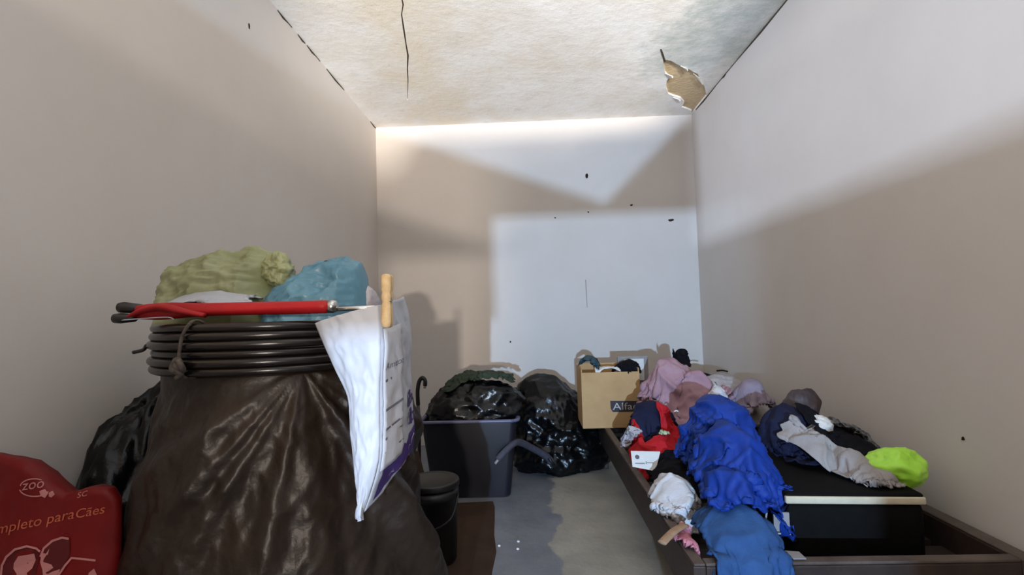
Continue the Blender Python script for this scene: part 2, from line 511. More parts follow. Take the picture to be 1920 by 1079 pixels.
def drape(field, center, size, angle=0.0, n=(44, 44), excess=1.25, seed=0, drop=0.12, steps=110, iters=5,
          xmax=None, ymax=None, pull=None, mask=None, lift=0.004, bend=0.06, spread=1.04, crease=0.016, hem=0.12):
    """let a rectangular cloth fall on the field; excess > 1 gathers it into folds.  returns (V, F)"""
    rng = np.random.RandomState(seed)
    nu, nv = n
    us = np.linspace(-0.5, 0.5, nu) * size[0]; vs_ = np.linspace(-0.5, 0.5, nv) * size[1]
    U, W = np.meshgrid(us, vs_, indexing='ij')
    ca, sa = math.cos(angle), math.sin(angle)
    P = np.zeros((nu, nv, 3))
    P[..., 0] = center[0] + U * ca - W * sa
    P[..., 1] = center[1] + U * sa + W * ca
    su, sv = size[0] / (nu - 1) * excess, size[1] / (nv - 1) * excess
    wob = np.zeros((nu, nv))
    for _ in range(9):
        kx, ky = rng.normal(size=2) * 34
        wob += np.sin(U * kx + W * ky + rng.rand() * 6.28) * rng.rand()
    base = field.at(P[..., 0].ravel(), P[..., 1].ravel()).reshape(nu, nv)
    P[..., 2] = base + drop * 0.4 + 0.016 * wob + 0.015
    P[..., :2] += rng.normal(size=(nu, nv, 2)) * 0.002
    prev = P.copy()
    sets = []
    def add(du, dv, L, k):
        for par in (0, 1):
            a = [slice(0, nu - du), slice(max(0, -dv), nv - max(0, dv))]
            b = [slice(du, nu), slice(max(0, -dv) + dv, nv - max(0, dv) + dv)]
            ax = 0 if du else 1
            step = 2 * max(du, abs(dv)) if (du == 2 or abs(dv) == 2) else 2
            offs = range(par, step, 2) if step == 4 else (par,)
            for off in offs:
                a2, b2 = list(a), list(b)
                a2[ax] = slice(a[ax].start + off, a[ax].stop, step)
                b2[ax] = slice(b[ax].start + off, b[ax].stop, step)
                sets.append((tuple(a2), tuple(b2), L, k))
    add(1, 0, su, 1.0); add(0, 1, sv, 1.0)
    dd = math.hypot(su, sv)
    add(1, 1, dd, 0.5); add(1, -1, dd, 0.5)
    add(2, 0, 2 * su, bend); add(0, 2, 2 * sv, bend)
    for st in range(steps):
        vel = (P - prev) * 0.93
        prev = P.copy()
        P = P + vel
        P[..., 2] -= 0.0016
        if pull is not None:
            P = P + np.array(pull) * 0.001
        for it in range(iters):
            for a, b, L, k in sets:
                A = P[a]; Bq = P[b]
                dlt = Bq - A
                ln = np.sqrt((dlt ** 2).sum(-1, keepdims=True)) + 1e-9
                c = dlt * (0.5 * k * (ln - L) / ln)
                P[a] = A + c; P[b] = Bq - c
            h = field.at(P[..., 0].ravel(), P[..., 1].ravel()).reshape(nu, nv) + lift
            pen = h - P[..., 2]
            hit = pen > 0
            # steep flanks push sideways instead of only lifting
            P[..., 2] = np.where(hit, P[..., 2] + np.minimum(pen, 0.02), P[..., 2])
            if hit.any():
                P[..., 0] = np.where(hit, 0.45 * P[..., 0] + 0.55 * prev[..., 0], P[..., 0])
                P[..., 1] = np.where(hit, 0.45 * P[..., 1] + 0.55 * prev[..., 1], P[..., 1])
            # the heap around it keeps the cloth gathered in its place
            lx = (P[..., 0] - center[0]) * ca + (P[..., 1] - center[1]) * sa
            ly = -(P[..., 0] - center[0]) * sa + (P[..., 1] - center[1]) * ca
            hu, hv = size[0] * 0.5 * spread, size[1] * 0.5 * spread
            cx_ = np.clip(lx, -hu, hu); cy_ = np.clip(ly, -hv, hv)
            P[..., 0] += (cx_ - lx) * ca - (cy_ - ly) * sa
            P[..., 1] += (cx_ - lx) * sa + (cy_ - ly) * ca
            if xmax is not None: P[..., 0] = np.minimum(P[..., 0], xmax)
            if ymax is not None: P[..., 1] = np.minimum(P[..., 1], ymax)
    h = field.at(P[..., 0].ravel(), P[..., 1].ravel()).reshape(nu, nv) + lift
    P[..., 2] = np.maximum(P[..., 2], h)
    # finer weave with an uneven hem, then creases
    k = 2
    mu, mv = (nu - 1) * k + 1, (nv - 1) * k + 1
    gu, gv = np.meshgrid(np.linspace(0, nu - 1, mu), np.linspace(0, nv - 1, mv), indexing='ij')
    su_, sv_ = gu / (nu - 1) * 2 - 1, gv / (nv - 1) * 2 - 1
    ph = rng.rand(6) * 6.28
    inu = hem * (0.5 + 0.5 * np.sin(sv_ * 3.1 + ph[0]) * np.sin(sv_ * 7.3 + ph[1]))
    inv = hem * (0.5 + 0.5 * np.sin(su_ * 2.7 + ph[2]) * np.sin(su_ * 6.1 + ph[3]))
    gu = (su_ * (1 - inu) + 1) / 2 * (nu - 1); gv = (sv_ * (1 - inv) + 1) / 2 * (nv - 1)
    i0 = np.minimum(gu.astype(int), nu - 2); j0 = np.minimum(gv.astype(int), nv - 2)
    fa = (gu - i0)[..., None]; fb = (gv - j0)[..., None]
    Q = P[i0, j0] * (1 - fa) * (1 - fb) + P[i0 + 1, j0] * fa * (1 - fb) + P[i0, j0 + 1] * (1 - fa) * fb + P[i0 + 1, j0 + 1] * fa * fb
    Q[1:-1, 1:-1] = 0.5 * Q[1:-1, 1:-1] + 0.125 * (Q[2:, 1:-1] + Q[:-2, 1:-1] + Q[1:-1, 2:] + Q[1:-1, :-2])
    if crease > 0:
        tu = np.gradient(Q, axis=0); tv = np.gradient(Q, axis=1)
        N = np.cross(tu, tv); N /= (np.linalg.norm(N, axis=2, keepdims=True) + 1e-9)
        N = np.where(N[..., 2:3] < 0, -N, N)
        D = np.zeros((mu, mv))
        oa = rng.rand() * 3.14; c_, s_ = math.cos(oa), math.sin(oa)
        of = Vector(rng.rand(3) * 20)
        for i in range(mu):
            for j in range(mv):
                x, y, z = Q[i, j]
                w = Vector((x, y, z))
                wx = noise.noise(w * 5.0 + of) * 0.07; wy = noise.noise(w * 5.0 - of) * 0.07
                a_, b_ = (x + wx) * c_ + (y + wy) * s_, -(x + wx) * s_ + (y + wy) * c_
                q1 = Vector((a_ * 4.5, b_ * 11.0, z * 6.0)) + of
                q2 = Vector((a_ * 17.0, b_ * 11.0, z * 12.0)) - of
                q3 = Vector((x * 34.0, y * 34.0, z * 34.0))
                r1 = 1 - abs(noise.noise(q1)) * 2.4; r2 = 1 - abs(noise.noise(q2)) * 2.4
                D[i, j] = max(r1, -0.3) * abs(max(r1, -0.3)) + 0.55 * max(r2, -0.4) * abs(max(r2, -0.4)) + 0.16 * noise.noise(q3)
        Q = Q + N * (crease * (D[..., None] + 0.10))
        Q[..., 2] = np.maximum(Q[..., 2], field.at(Q[..., 0].ravel(), Q[..., 1].ravel()).reshape(mu, mv) + 0.5 * lift)
    if xmax is not None: Q[..., 0] = np.minimum(Q[..., 0], xmax)
    V = Q.reshape(-1, 3)
    F = []
    for i in range(mu - 1):
        for j in range(mv - 1):
            if mask is None or mask((i + 0.5) / (mu - 1), (j + 0.5) / (mv - 1)):
                F.append((i * mv + j, (i + 1) * mv + j, (i + 1) * mv + j + 1, i * mv + j + 1))
    used = sorted({q for f in F for q in f})
    re = {q: m for m, q in enumerate(used)}
    return V[used], [tuple(re[q] for q in f) for f in F]

def cloth_obj(name, V, F, mat, parent=None, thick=0.004, level=0):
    o = mesh_obj(name, V, F, mat, parent, smooth=True)
    s = o.modifiers.new('thickness', 'SOLIDIFY'); s.thickness = thick; s.offset = 1.0
    if level:
        q = o.modifiers.new('smooth', 'SUBSURF'); q.levels = level; q.render_levels = level
    return o

def text_polys(body, size=1.0, shear=0.0, spacing=1.0):
    cu = bpy.data.curves.new('lettering', 'FONT')
    cu.body = body; cu.size = size; cu.shear = shear; cu.space_character = spacing
    cu.resolution_u = 3
    o = bpy.data.objects.new('lettering', cu); COL.objects.link(o)
    bpy.context.view_layer.update()
    me = bpy.data.meshes.new_from_object(o.evaluated_get(bpy.context.evaluated_depsgraph_get()))
    V = [tuple(v.co) for v in me.vertices]; F = [tuple(p.vertices) for p in me.polygons]
    bpy.data.objects.remove(o); bpy.data.meshes.remove(me); bpy.data.curves.remove(cu)
    return V, F

def printed(name, polys, mapper, mat, parent, thick=0.0008):
    """flat print: 2-D polygons (V, F) mapped on a surface; mapper(u, v, lift) -> point"""
    V, F = polys
    n = len(V)
    verts = [mapper(v[0], v[1], thick) for v in V]
    return mesh_obj(name, verts, F, mat, parent)

def stroke2d(pts, w):
    """2-D polyline as a ribbon of quads"""
    V, F = [], []
    P = [np.array(p, float) for p in pts]
    for i, p in enumerate(P):
        t = _n(P[min(i + 1, len(P) - 1)] - P[max(i - 1, 0)])
        nrm = np.array([-t[1], t[0]])
        V += [tuple(p + nrm * w / 2) + (0,), tuple(p - nrm * w / 2) + (0,)]
    for i in range(len(P) - 1):
        F.append((2 * i, 2 * i + 1, 2 * i + 3, 2 * i + 2))
    return V, F

def join2d(*ps):
    V, F = [], []
    for v, f in ps:
        b = len(V)
        V += list(v); F += [tuple(k + b for k in q) for q in f]
    return V, F

def fill2d(pts):
    L = [Vector((p[0], p[1], 0)) for p in pts]
    return [tuple(p) for p in L], [tuple(t) for t in tessellate_polygon([L])]

# =================================================================== THE ROOM
fl = bm_obj('floor', box_bm((XL - 0.1, YF - 0.1, -0.1), (XR + 0.1, YB + 0.1, 0)), 'floor'); structure(fl, 'bare concrete floor with a ragged blue-grey coat')
wb = bm_obj('wall_back', box_bm((XL - 0.1, YB, -0.1), (XR + 0.1, YB + 0.1, ZC + 0.15)), 'wall'); structure(wb)
# the left wall has an open window behind the viewer, out of the picture
WSILL = 0.45 + (1.46 - 0.45) * (XL + 8.0) / (XR + 8.0)
wl = poly_holes('wall_left', [(YF - 0.1, -0.1), (YB, -0.1), (YB, ZC + 0.15), (YF - 0.1, ZC + 0.15)],
                [[(-1.15, WSILL), (0.97, WSILL), (0.97, 2.36), (-1.15, 2.36)]], lambda u, v, w: (XL - w, u, v), 0.05, 'wall'); structure(wl)
wr = bm_obj('wall_right', box_bm((XR, YF - 0.1, -0.1), (XR + 0.1, YB, ZC + 0.15)), 'wall'); structure(wr)
og = bm_obj('ground_outside', box_bm((-6, -10, -0.2), (6, YF - 0.1, -0.12)), 'ground'); structure(og)

structure(bm_obj('light_blocker', box_bm((0.14, -2.55, -0.12), (2.6, -2.45, 1.355)), 'wall'))  # unseen block added to keep the ceiling spot off the back wall
# front wall behind the viewer: a low doorway and, above it, a wide opening, outlines made up to shape the light
structure(poly_holes('wall_front', [(XL, 0), (XR, 0), (XR, ZC + 0.1), (XL, ZC + 0.1)],
    [[(-0.30, 0.02), (0.364, 0.02), (0.364, 1.243), (-0.22, 1.243), (-0.22, 0.985), (-0.30, 0.985)],
     [(0.063, 1.262), (0.297, 1.494), (0.32, 1.56), (1.20, 1.56), (1.20, 2.36), (-1.06, 2.36), (-1.06, 1.56), (-0.52, 1.48)]],
    lambda u, v, w: (u, YF - w, v), 0.06, 'wall'))

# ceiling: a plaster skin with a lost corner and cracks, on bare plaster above
patch_px = [(1241, 96), (1246, 112), (1258, 114), (1272, 122), (1282, 126), (1292, 130), (1300, 135), (1309, 139), (1313, 152),
            (1321, 162), (1333, 179), (1322, 192), (1310, 205), (1301, 219), (1294, 215), (1297, 208), (1287, 204), (1278, 201), (1283, 192),
            (1276, 184), (1262, 180), (1253, 176), (1249, 164), (1250, 152), (1255, 145), (1247, 136), (1244, 120)]
patch = []
for p in patch_px:
    q = on_z(p[0], p[1], ZC)
    patch.append((min(q[0], XR - 0.006), min(q[1], YB - 0.02)))
crack_px = [(700, -420), (716, -300), (728, -200), (745, -110), (748, -50), (752, -8), (756, 10), (753, 28), (757, 55), (761, 82), (765, 105), (764, 130), (765, 152), (764, 188)]
crk = [on_z(x, y, ZC) for x, y in crack_px]
wid = [0.003, 0.006, 0.007, 0.006, 0.008, 0.007, 0.008, 0.006, 0.009, 0.007, 0.010, 0.007, 0.006, 0.002]
crack = [(p[0] - w / 2, p[1]) for p, w in zip(crk, wid)] + [(p[0] + w / 2, p[1]) for p, w in reversed(list(zip(crk, wid)))]
ce = poly_holes('ceiling', [(XL, YF), (XR, YF), (XR, YB), (XL, YB)], [patch, crack], lambda u, v, w: (u, v, ZC + w), 0.012, 'ceiling')
structure(ce, 'blotchy cracked plaster ceiling with a damp grey corner')
cs = bm_obj('bare_plaster', box_bm((XL - 0.1, YF - 0.1, ZC + 0.012), (XR + 0.1, YB, ZC + 0.15)), 'bare_plaster', ce)
cs['label'] = 'tan bare plaster where the ceiling coat fell off'
# dark strip inside the long crack, its shade put into the colour
vv, ff = [], []
for p, w in zip(crk, wid):
    vv += [(p[0] - w, p[1], ZC + 0.0112), (p[0] + w, p[1], ZC + 0.0112), (p[0] - w, p[1], ZC + 0.0119), (p[0] + w, p[1], ZC + 0.0119)]
for i in range(len(crk) - 1):
    a = 4 * i
    ff += [(a, a + 1, a + 5, a + 4), (a + 2, a + 6, a + 7, a + 3), (a, a + 4, a + 6, a + 2), (a + 1, a + 3, a + 7, a + 5)]
mesh_obj('crack', vv, ff, 'crack', ce)['label'] = 'long dark crack across the ceiling'
# short crack at the tip of the bare patch, and flakes still hanging at its rim
t0, t1 = on_z(1239, 92, ZC), on_z(1247, 116, ZC)
def ribbon3(name, pts, w, h, mat, parent, z):
    v, f = [], []
    for i, p in enumerate(pts):
        ww = w * (0.5 + 0.5 * math.sin(PI * (i + 0.5) / len(pts)))
        v += [(p[0] - ww, p[1], z), (p[0] + ww, p[1], z), (p[0] + ww, p[1], z - h), (p[0] - ww, p[1], z - h)]
    for i in range(len(pts) - 1):
        a = 4 * i
        for k in range(4):
            f.append((a + k, a + (k + 1) % 4, a + 4 + (k + 1) % 4, a + 4 + k))
    f += [(3, 2, 1, 0), tuple(4 * (len(pts) - 1) + k for k in range(4))]
    return mesh_obj(name, v, f, mat, parent)
ribbon3('crack', [t0 + (t1 - t0) * k / 4 for k in range(5)], 0.006, 0.0015, 'crack', ce, ZC)
rng = random.Random(4)
for k, (a, b2) in enumerate([((1247, 137), (1262, 142)), ((1300, 137), (1318, 158)), ((1262, 182), (1276, 186)), ((1276, 123), (1290, 129))]):
    p, q = on_z(*a, ZC), on_z(*b2, ZC)
    mid = (p + q) / 2 + np.array([0.03, 0.03, 0])
    pts = [p, p * 0.5 + mid * 0.5 + np.array([0.01, -0.01, 0]), mid, q * 0.5 + mid * 0.5, q]
    top = [(x[0], x[1], ZC - 0.001 - 0.010 * (i in (1, 2, 3))) for i, x in enumerate(pts)]
    low = [(x[0], x[1], x[2] - 0.003) for x in top]
    mesh_obj('plaster_flake', top + low, [(0, 1, 2, 3, 4), (9, 8, 7, 6, 5)] + [(i, (i + 1) % 5, 5 + (i + 1) % 5, 5 + i) for i in range(5)], 'ceiling', ce)

# crumbled gaps along the joints of ceiling and side walls
def gap(pts_px, X, parent, side):
    v, f = [], []
    for i, (x, y) in enumerate(pts_px):
        q = on_x(x, y, X)
        yv = q[1]
        h = 0.006 + 0.008 * (i % 3 == 1)
        xo = X - side * 0.0012
        v += [(X + side * 0.002, yv, ZC), (xo, yv, ZC - 0.0003), (xo, yv, ZC - h), (X + side * 0.002, yv, ZC - h)]
    n = len(pts_px)
    for i in range(n - 1):
        a = 4 * i
        for k in range(4):
            f.append((a + k, a + (k + 1) % 4, a + 4 + (k + 1) % 4, a + 4 + k))
    f += [(3, 2, 1, 0), tuple(4 * (n - 1) + k for k in range(4))]
    mesh_obj('joint_gap', v, f, 'crack', parent)
gap([(520, 6), (530, 22), (540, 36), (547, 42)], XL, wl, -1)
gap([(558, 60), (566, 70), (572, 76)], XL, wl, -1)
gap([(575, 82), (584, 94), (592, 102), (600, 112)], XL, wl, -1)
gap([(612, 122), (628, 140), (645, 165)], XL, wl, -1)
gap([(694, 222), (700, 230), (706, 238)], XL, wl, -1)
gap([(1354, 163), (1359, 158), (1363, 153)], XR, wr, 1)
gap([(1305, 214), (1320, 198), (1345, 172), (1380, 134), (1430, 78), (1500, 2)], XR, wr, 1)

# chips and nail holes in the walls
def chip(parent, c, ax, r, seed):
    """shallow broken spot: a small irregular dark disc seated in the wall face"""
    rg = random.Random(seed)
    n = 9
    v = []
    for dep in (0.0015, -0.002):
        for k in range(n):
            a = 2 * PI * k / n
            rr = rg.uniform(0.6, 1.1)
            du, dv = r[0] * rr * math.cos(a), r[1] * rr * math.sin(a)
            if ax == 'y': v.append((c[0] + du, c[1] - dep, c[2] + dv))
            else: v.append((c[0] + (dep if c[0] < 0 else -dep), c[1] + du, c[2] + dv))
    f = [tuple(range(n)), tuple(reversed(range(n, 2 * n)))] + [(k, (k + 1) % n, n + (k + 1) % n, n + k) for k in range(n)]
    mesh_obj('wall_chip', v, f, 'dark_hole', parent)
for k, (x, y, rx, rz) in enumerate([(1100, 330, 0.012, 0.024), (1184, 385, 0.014, 0.008), (1258, 413, 0.022, 0.012), (1103, 398, 0.008, 0.007),
                                    (957, 641, 0.008, 0.009), (1041, 409, 0.008, 0.005)]):
    chip(wb, at(x, y, YB), 'y', (rx, rz), k)
chip(wl, on_x(467, 49, XL), 'x', (0.008, 0.014), 31)
chip(wr, on_x(1806, 823, XR), 'x', (0.007, 0.007), 32)
# thin scratch on the back wall
q0, q1 = at(1098, 525, YB), at(1101, 577, YB)
v = [(q0[0] - .003, YB + .001, q0[2]), (q0[0] + .003, YB + .001, q0[2]), (q1[0] + .002, YB + .001, q1[2]), (q1[0] - .002, YB + .001, q1[2])]
v += [(a, YB - .0008, c) for a, b_, c in v]
mesh_obj('scratch', v, [(4, 5, 6, 7), (3, 2, 1, 0), (0, 1, 5, 4), (1, 2, 6, 5), (2, 3, 7, 6), (3, 0, 4, 7)], 'grey_board', wb)


# =================================================================== LEFT: THE COVERED DRUM AND WHAT LIES ON IT
DX, DY = -0.615, 1.27            # axis of the drum
# --- drum hidden under brown plastic sheeting
drum = thing('covered_drum', 'tall drum shrouded in glossy dark brown plastic sheeting, in front of the left wall', 'drum', (DX, DY, 0))
lathe('drum_body', [(0.0, 0.0), (0.250, 0.0), (0.258, 0.012), (0.250, 0.03), (0.250, 0.28), (0.259, 0.295), (0.250, 0.31), (0.250, 0.57),
                    (0.259, 0.585), (0.250, 0.60), (0.250, 0.85), (0.258, 0.862), (0.250, 0.872), (0.0, 0.872)], (DX, DY, 0), 'black_rubber', drum)
def plastic_sheet():
    nu, nv = 400, 200
    rg = np.random.RandomState(11)
    folds = [(rg.uniform(-1.9, 2.9), rg.uniform(0.07, 0.15), rg.uniform(0.5, 1.0)) for _ in range(15)]
    s0, zp = math.radians(-38) * 0.3, 0.86           # folds radiate from where the mailer is clipped
    V, F = [], []
    for i in range(nv + 1):
        t = i / nv
        z = 0.884 * (1 - t) + 0.004
        for j in range(nu):
            th = 2 * PI * j / nu                     # 0 = +X, -90 deg = towards the viewer
            tw = (th + PI) % (2 * PI) - PI
            base = 0.266 + 0.035 * t + 0.02 * t * t
            side = 0.5 + 0.5 * math.cos(tw + math.radians(50))
            base += 0.075 * side * t ** 0.9
            # straight folds running down and to the left from the pinch
            du = (tw + math.radians(58)) * 0.30
            dz = 0.90 - z
            ang = math.atan2(du, max(dz, 1e-3))
            rho = math.hypot(du, dz)
            d_ = 0.0
            for a0, w0, h0 in folds:
                x = (ang - a0 * 0.55) / w0
                d_ += h0 * math.exp(-x * x)
            amp = 0.030 * min(1.0, rho / 0.35)
            pleat = abs(math.sin(tw * 9.0 + 2.2 * noise.noise(Vector((tw * 2, z * 2, 3)))))
            q = Vector((math.cos(th) * 0.3, math.sin(th) * 0.3, z * 0.6))
            cr = ridged(q, 7.0, 3, 2.0) * 0.010 + ridged(q, 19.0, 2, 5.0) * 0.0035
            r = base + amp * (d_ - 0.5) + 0.008 * t * pleat + cr * min(1.0, t * 8 + 0.15)
            r = max(r, 0.263)
            x, y = DX + r * math.cos(th), DY + r * math.sin(th)
            V.append((max(x, XL + 0.006), y, z))
    for i in range(nv):
        for j in range(nu):
            a, b2 = i * nu + j, i * nu + (j + 1) % nu
            F.append((a, b2, b2 + nu, a + nu))
    top = len(V)
    V.append((DX, DY, 0.886))
    F += [(top, (j + 1) % nu, j) for j in range(nu)]
    return mesh_obj('plastic_sheet', V, F, 'brown_plastic', drum, smooth=True)
plastic_sheet()

# --- coil of black pipe lying on the drum, tied with twine
coil = thing('pipe_coil', 'coil of glossy black pipe tied with twine, lying on the shrouded drum', 'pipe coil', (DX, DY, 0.89))
def coil_path(R, z, wob, seed):
    rg = random.Random(seed)
    a, b2, c = rg.uniform(0, 6), rg.uniform(0, 6), rg.uniform(0, 6)
    return [(DX + (R + wob * math.sin(2 * t + a)) * math.cos(t), DY + (R + wob * math.sin(3 * t + b2)) * math.sin(t), z + 0.25 * wob * math.sin(t + c))
            for t in [2 * PI * k / 96 for k in range(97)]]
PR = 0.0093
for k in range(6):
    R = 0.277 + 0.004 * math.sin(k * 2.4)
    pth = coil_path(R, 0.897 + 0.0178 * k, 0.0016, k)
    tube('pipe_turn', pth, PR, 'pipe', coil, seg=14)
tube('pipe_turn', coil_path(0.258, 0.905, 0.002, 21), PR, 'pipe', coil, seg=14)
tube('pipe_turn', coil_path(0.257, 0.925, 0.002, 22), PR, 'pipe', coil, seg=14)
tube('pipe_turn', coil_path(0.256, 0.945, 0.002, 23), PR, 'pipe', coil, seg=14)
# twine wrapped round the turns, with a knot
ta = math.radians(-105)
def rad(r, z, da=0.0):
    r -= 0.011
    return (DX + r * math.cos(ta + da), DY + r * math.sin(ta + da), z)
tw = tube('twine', catmull([rad(0.255, 0.93, 0.06), rad(0.258, 0.985, 0.055), rad(0.272, 1.0, 0.05), rad(0.292, 0.998, 0.04), rad(0.3025, 0.975, 0.01), rad(0.3035, 0.945, -0.015),
                            rad(0.3035, 0.92, -0.02), rad(0.302, 0.895, -0.01), rad(0.285, 0.888, 0.0), rad(0.250, 0.893, 0.03), rad(0.255, 0.93, 0.06)], 5), 0.0032, 'twine', coil, seg=8)
kn = catmull([rad(0.306, 0.925, -0.04), rad(0.314, 0.915, -0.01), rad(0.308, 0.905, 0.03), rad(0.316, 0.917, 0.04), rad(0.312, 0.926, 0.0), rad(0.316, 0.908, -0.03), rad(0.31, 0.898, 0.02), rad(0.306, 0.888, -0.03)], 5)
tube('knot', kn, 0.0058, 'twine', coil, seg=8)
# loose pipe end pointing to the wall
tube('pipe_end', catmull([rad(0.300, 0.95, -0.62), rad(0.306, 0.94, -0.70), rad(0.325, 0.935, -0.76)], 4), 0.004, 'black_rubber', coil)

# --- folded red umbrella across the coil
u0, u1 = at(228, 586, 1.06), at(626, 575, 1.03)
um = thing('folding_umbrella', 'red folded umbrella with a black handle lying across the pipe coil', 'umbrella', (u0 + u1) / 2)
ax = u1 - u0
def up_(t, dz=0.0, dy=0.0): return u0 + ax * t + np.array([0, dy, dz])
zc = 0.9998
def umb_body():
    V, F = [], []
    n, seg = 46, 28
    for i in range(n + 1):
        t = 0.10 + 0.885 * i / n
        c = up_(t)
        ry = 0.0215 - 0.004 * max(0, (t - 0.3))
        rz = 0.0135 + 0.004 * math.exp(-((t - 0.22) / 0.12) ** 2)
        if i == n: ry *= 0.7; rz *= 0.7
        tw_ = 2.2 * t
        for k in range(seg):
            a = 2 * PI * k / seg
            w = 1.0 + 0.10 * math.sin(3 * (a + tw_)) * (1.2 - t)
            V.append((c[0], c[1] + ry * w * math.cos(a), c[2] + rz * w * math.sin(a)))
    for i in range(n):
        for k in range(seg):
            a, b2 = i * seg + k, i * seg + (k + 1) % seg
            F.append((a, b2, b2 + seg, a + seg))
    F.append(tuple(reversed(range(seg)))); F.append(tuple(n * seg + k for k in range(seg)))
    return mesh_obj('canopy', V, F, 'red_fabric', um, smooth=True)
umb_body()
# loose flap of the canopy crossing towards the handle
fp = [up_(0.06, -0.012, -0.012), up_(0.14, 0.002, -0.018), up_(0.24, 0.008, -0.024), up_(0.34, -0.002, -0.027), up_(0.44, -0.012, -0.026)]
tube('canopy_flap', catmull(fp, 6), [0.009 + 0.006 * math.sin(PI * k / 24) for k in range(25)], 'red_fabric', um, seg=12, flat=0.5)
tube('piping', catmull([up_(0.04, -0.017, -0.021), up_(0.16, -0.0145, -0.025), up_(0.27, -0.0135, -0.0285), up_(0.30, -0.019, -0.028)], 6), 0.0013, 'white_plastic', um, seg=6)
tube('handle', [up_(0.0, 0.010, -0.004), up_(0.02, 0.010, -0.004), up_(0.10, 0.006, -0.002)], [0.011, 0.012, 0.010], 'black_rubber', um, seg=16)
tube('handle', [up_(-0.01, -0.013, -0.012), up_(0.02, -0.013, -0.012), up_(0.09, -0.013, -0.014)], [0.010, 0.011, 0.008], 'black_rubber', um, seg=16)
tube('end_cap', [up_(0.975), up_(0.995), up_(1.012)], [0.0135, 0.0135, 0.011], 'steel', um, seg=20)

# --- thin metal rod beyond the umbrella's tip
r0, r1 = at(560, 583, 1.10), at(703, 577, 1.02)
tag(tube('metal_rod', [r0, r1], 0.0045, 'steel', seg=12), 'thin shiny metal rod poking out past the red umbrella tip', 'rod')

# --- bags of plastic heaped inside the coil
gb = thing('green_plastic_bag', 'crumpled olive green plastic bag heaped on the pipe coil', 'plastic bag', (-0.70, 1.36, 0.96))
def loft_bag(pts, Y, ry, base, mat, parent, seed, amp=0.024):
    """crumpled film bag: cross-sections under a crest line, with long creases and flat facets between them"""
    P = sorted([tuple(at(px, py, Y)) for px, py in pts])
    px_, pz_ = [p[0] for p in P], [p[2] for p in P]
    nu, nv = 120, 90
    V, F = [], []
    for i in range(nu + 1):
        t = i / nu
        x = px_[0] + (px_[-1] - px_[0]) * t
        top = float(np.interp(x, px_, pz_))
        end = min(1.0, 5.0 * t, 5.0 * (1 - t)) ** 0.5
        for j in range(nv + 1):
            th = PI * (j / nv) - PI / 2
            c_, s_ = max(math.cos(th), 0.0) ** 0.62, math.sin(th)
            q = Vector((x, s_ * 0.14, top * c_))
            f1 = noise.voronoi(Vector((x * 13 + seed, s_ * 1.9, c_ * 1.6)))[0]
            f2 = noise.voronoi(Vector((x * 30 - seed, s_ * 4.2, c_ * 4.0 + seed)))[0]
            d_ = amp * (1.5 * (f1[0] - 0.4) + 0.45 * (f2[0] - 0.35)) + amp * 0.35 * ridged(q, 16.0, 2, seed)
            d_ *= end
            V.append((x + d_ * 0.3 * s_, Y + (ry * end + d_) * s_, base + (top - base) * c_ * (0.9 + 0.1 * end) + d_ * c_ * 0.8))
    for i in range(nu):
        for j in range(nv):
            k = i * (nv + 1) + j
            F.append((k, k + 1, k + nv + 2, k + nv + 1))
    F.append(tuple(range(nv + 1))); F.append(tuple(reversed([nu * (nv + 1) + j for j in range(nv + 1)])))
    for i in range(nu):
        k = i * (nv + 1); F.append((k, k + nv + 1, k + nv + 1 + nv, k + nv))
    o = mesh_obj('bag_body', V, F, mat, parent, smooth=True)
    bm = bmesh.new(); bm.from_mesh(o.data); bmesh.ops.recalc_face_normals(bm, faces=bm.faces); bm.to_mesh(o.data); bm.free()
    return o
loft_bag([(310, 548), (318, 528), (350, 503), (388, 486), (440, 478), (490, 473), (512, 472), (521, 484), (530, 545)], 1.38, 0.10, 0.985, 'green_bag', gb, 3.7)
bag('gathered_end', at(524, 506, 1.35), (0.034, 0.05, 0.042), 'green_bag', gb, seed=14, amp=0.10, freq=3.0, facets=9, facet_depth=0.45, sharp=1.0, crease=0.4, cfreq=1.8, nu=70, nv=50)
bb = thing('blue_plastic_bag', 'crumpled light blue plastic bag heaped beside the green one on the coil', 'plastic bag', (-0.52, 1.36, 0.96))
loft_bag([(498, 575), (515, 560), (560, 526), (588, 502), (610, 495), (650, 491), (676, 491), (685, 515), (694, 575)], 1.37, 0.095, 0.93, 'blue_bag', bb, 8.2)
bag('knot', at(612, 494, 1.36), (0.007, 0.007, 0.007), 'black_rubber', bb, seed=3, amp=0.1, freq=6, nu=20, nv=14)
# white wrapper under the green bag
f0 = Field(-1.1, -0.3, 0.9, 1.7, 1.0)
f0.lump(-0.80, 1.28, 0.95, 0.19, 0.13, 0.115)
V, F = drape(f0, (-0.80, 1.245), (0.23, 0.13), 0.1, (34, 26), 1.08, 5, 0.03, 60, crease=0.006)
tag(cloth_obj('white_wrapper', V, F, 'white_plastic', thick=0.002), 'crinkled white plastic wrapper tucked under the green bag', 'wrapper')
wb2 = bag('white_bag', at(686, 566, 1.40), (0.034, 0.05, 0.045), 'clear_bag', seed=17, amp=0.06, freq=5, facets=14, facet_depth=0.3, nu=48, nv=36)
tag(wb2, 'small pale plastic bag behind the clothespin, beside the blue bag', 'plastic bag')

# --- white mailer hanging from the coil, folded round it
ml = thing('mailer_bag', 'white plastic mailing bag with purple band, pegged to the pipe coil', 'mailing bag', (-0.27, 1.02, 0.62))
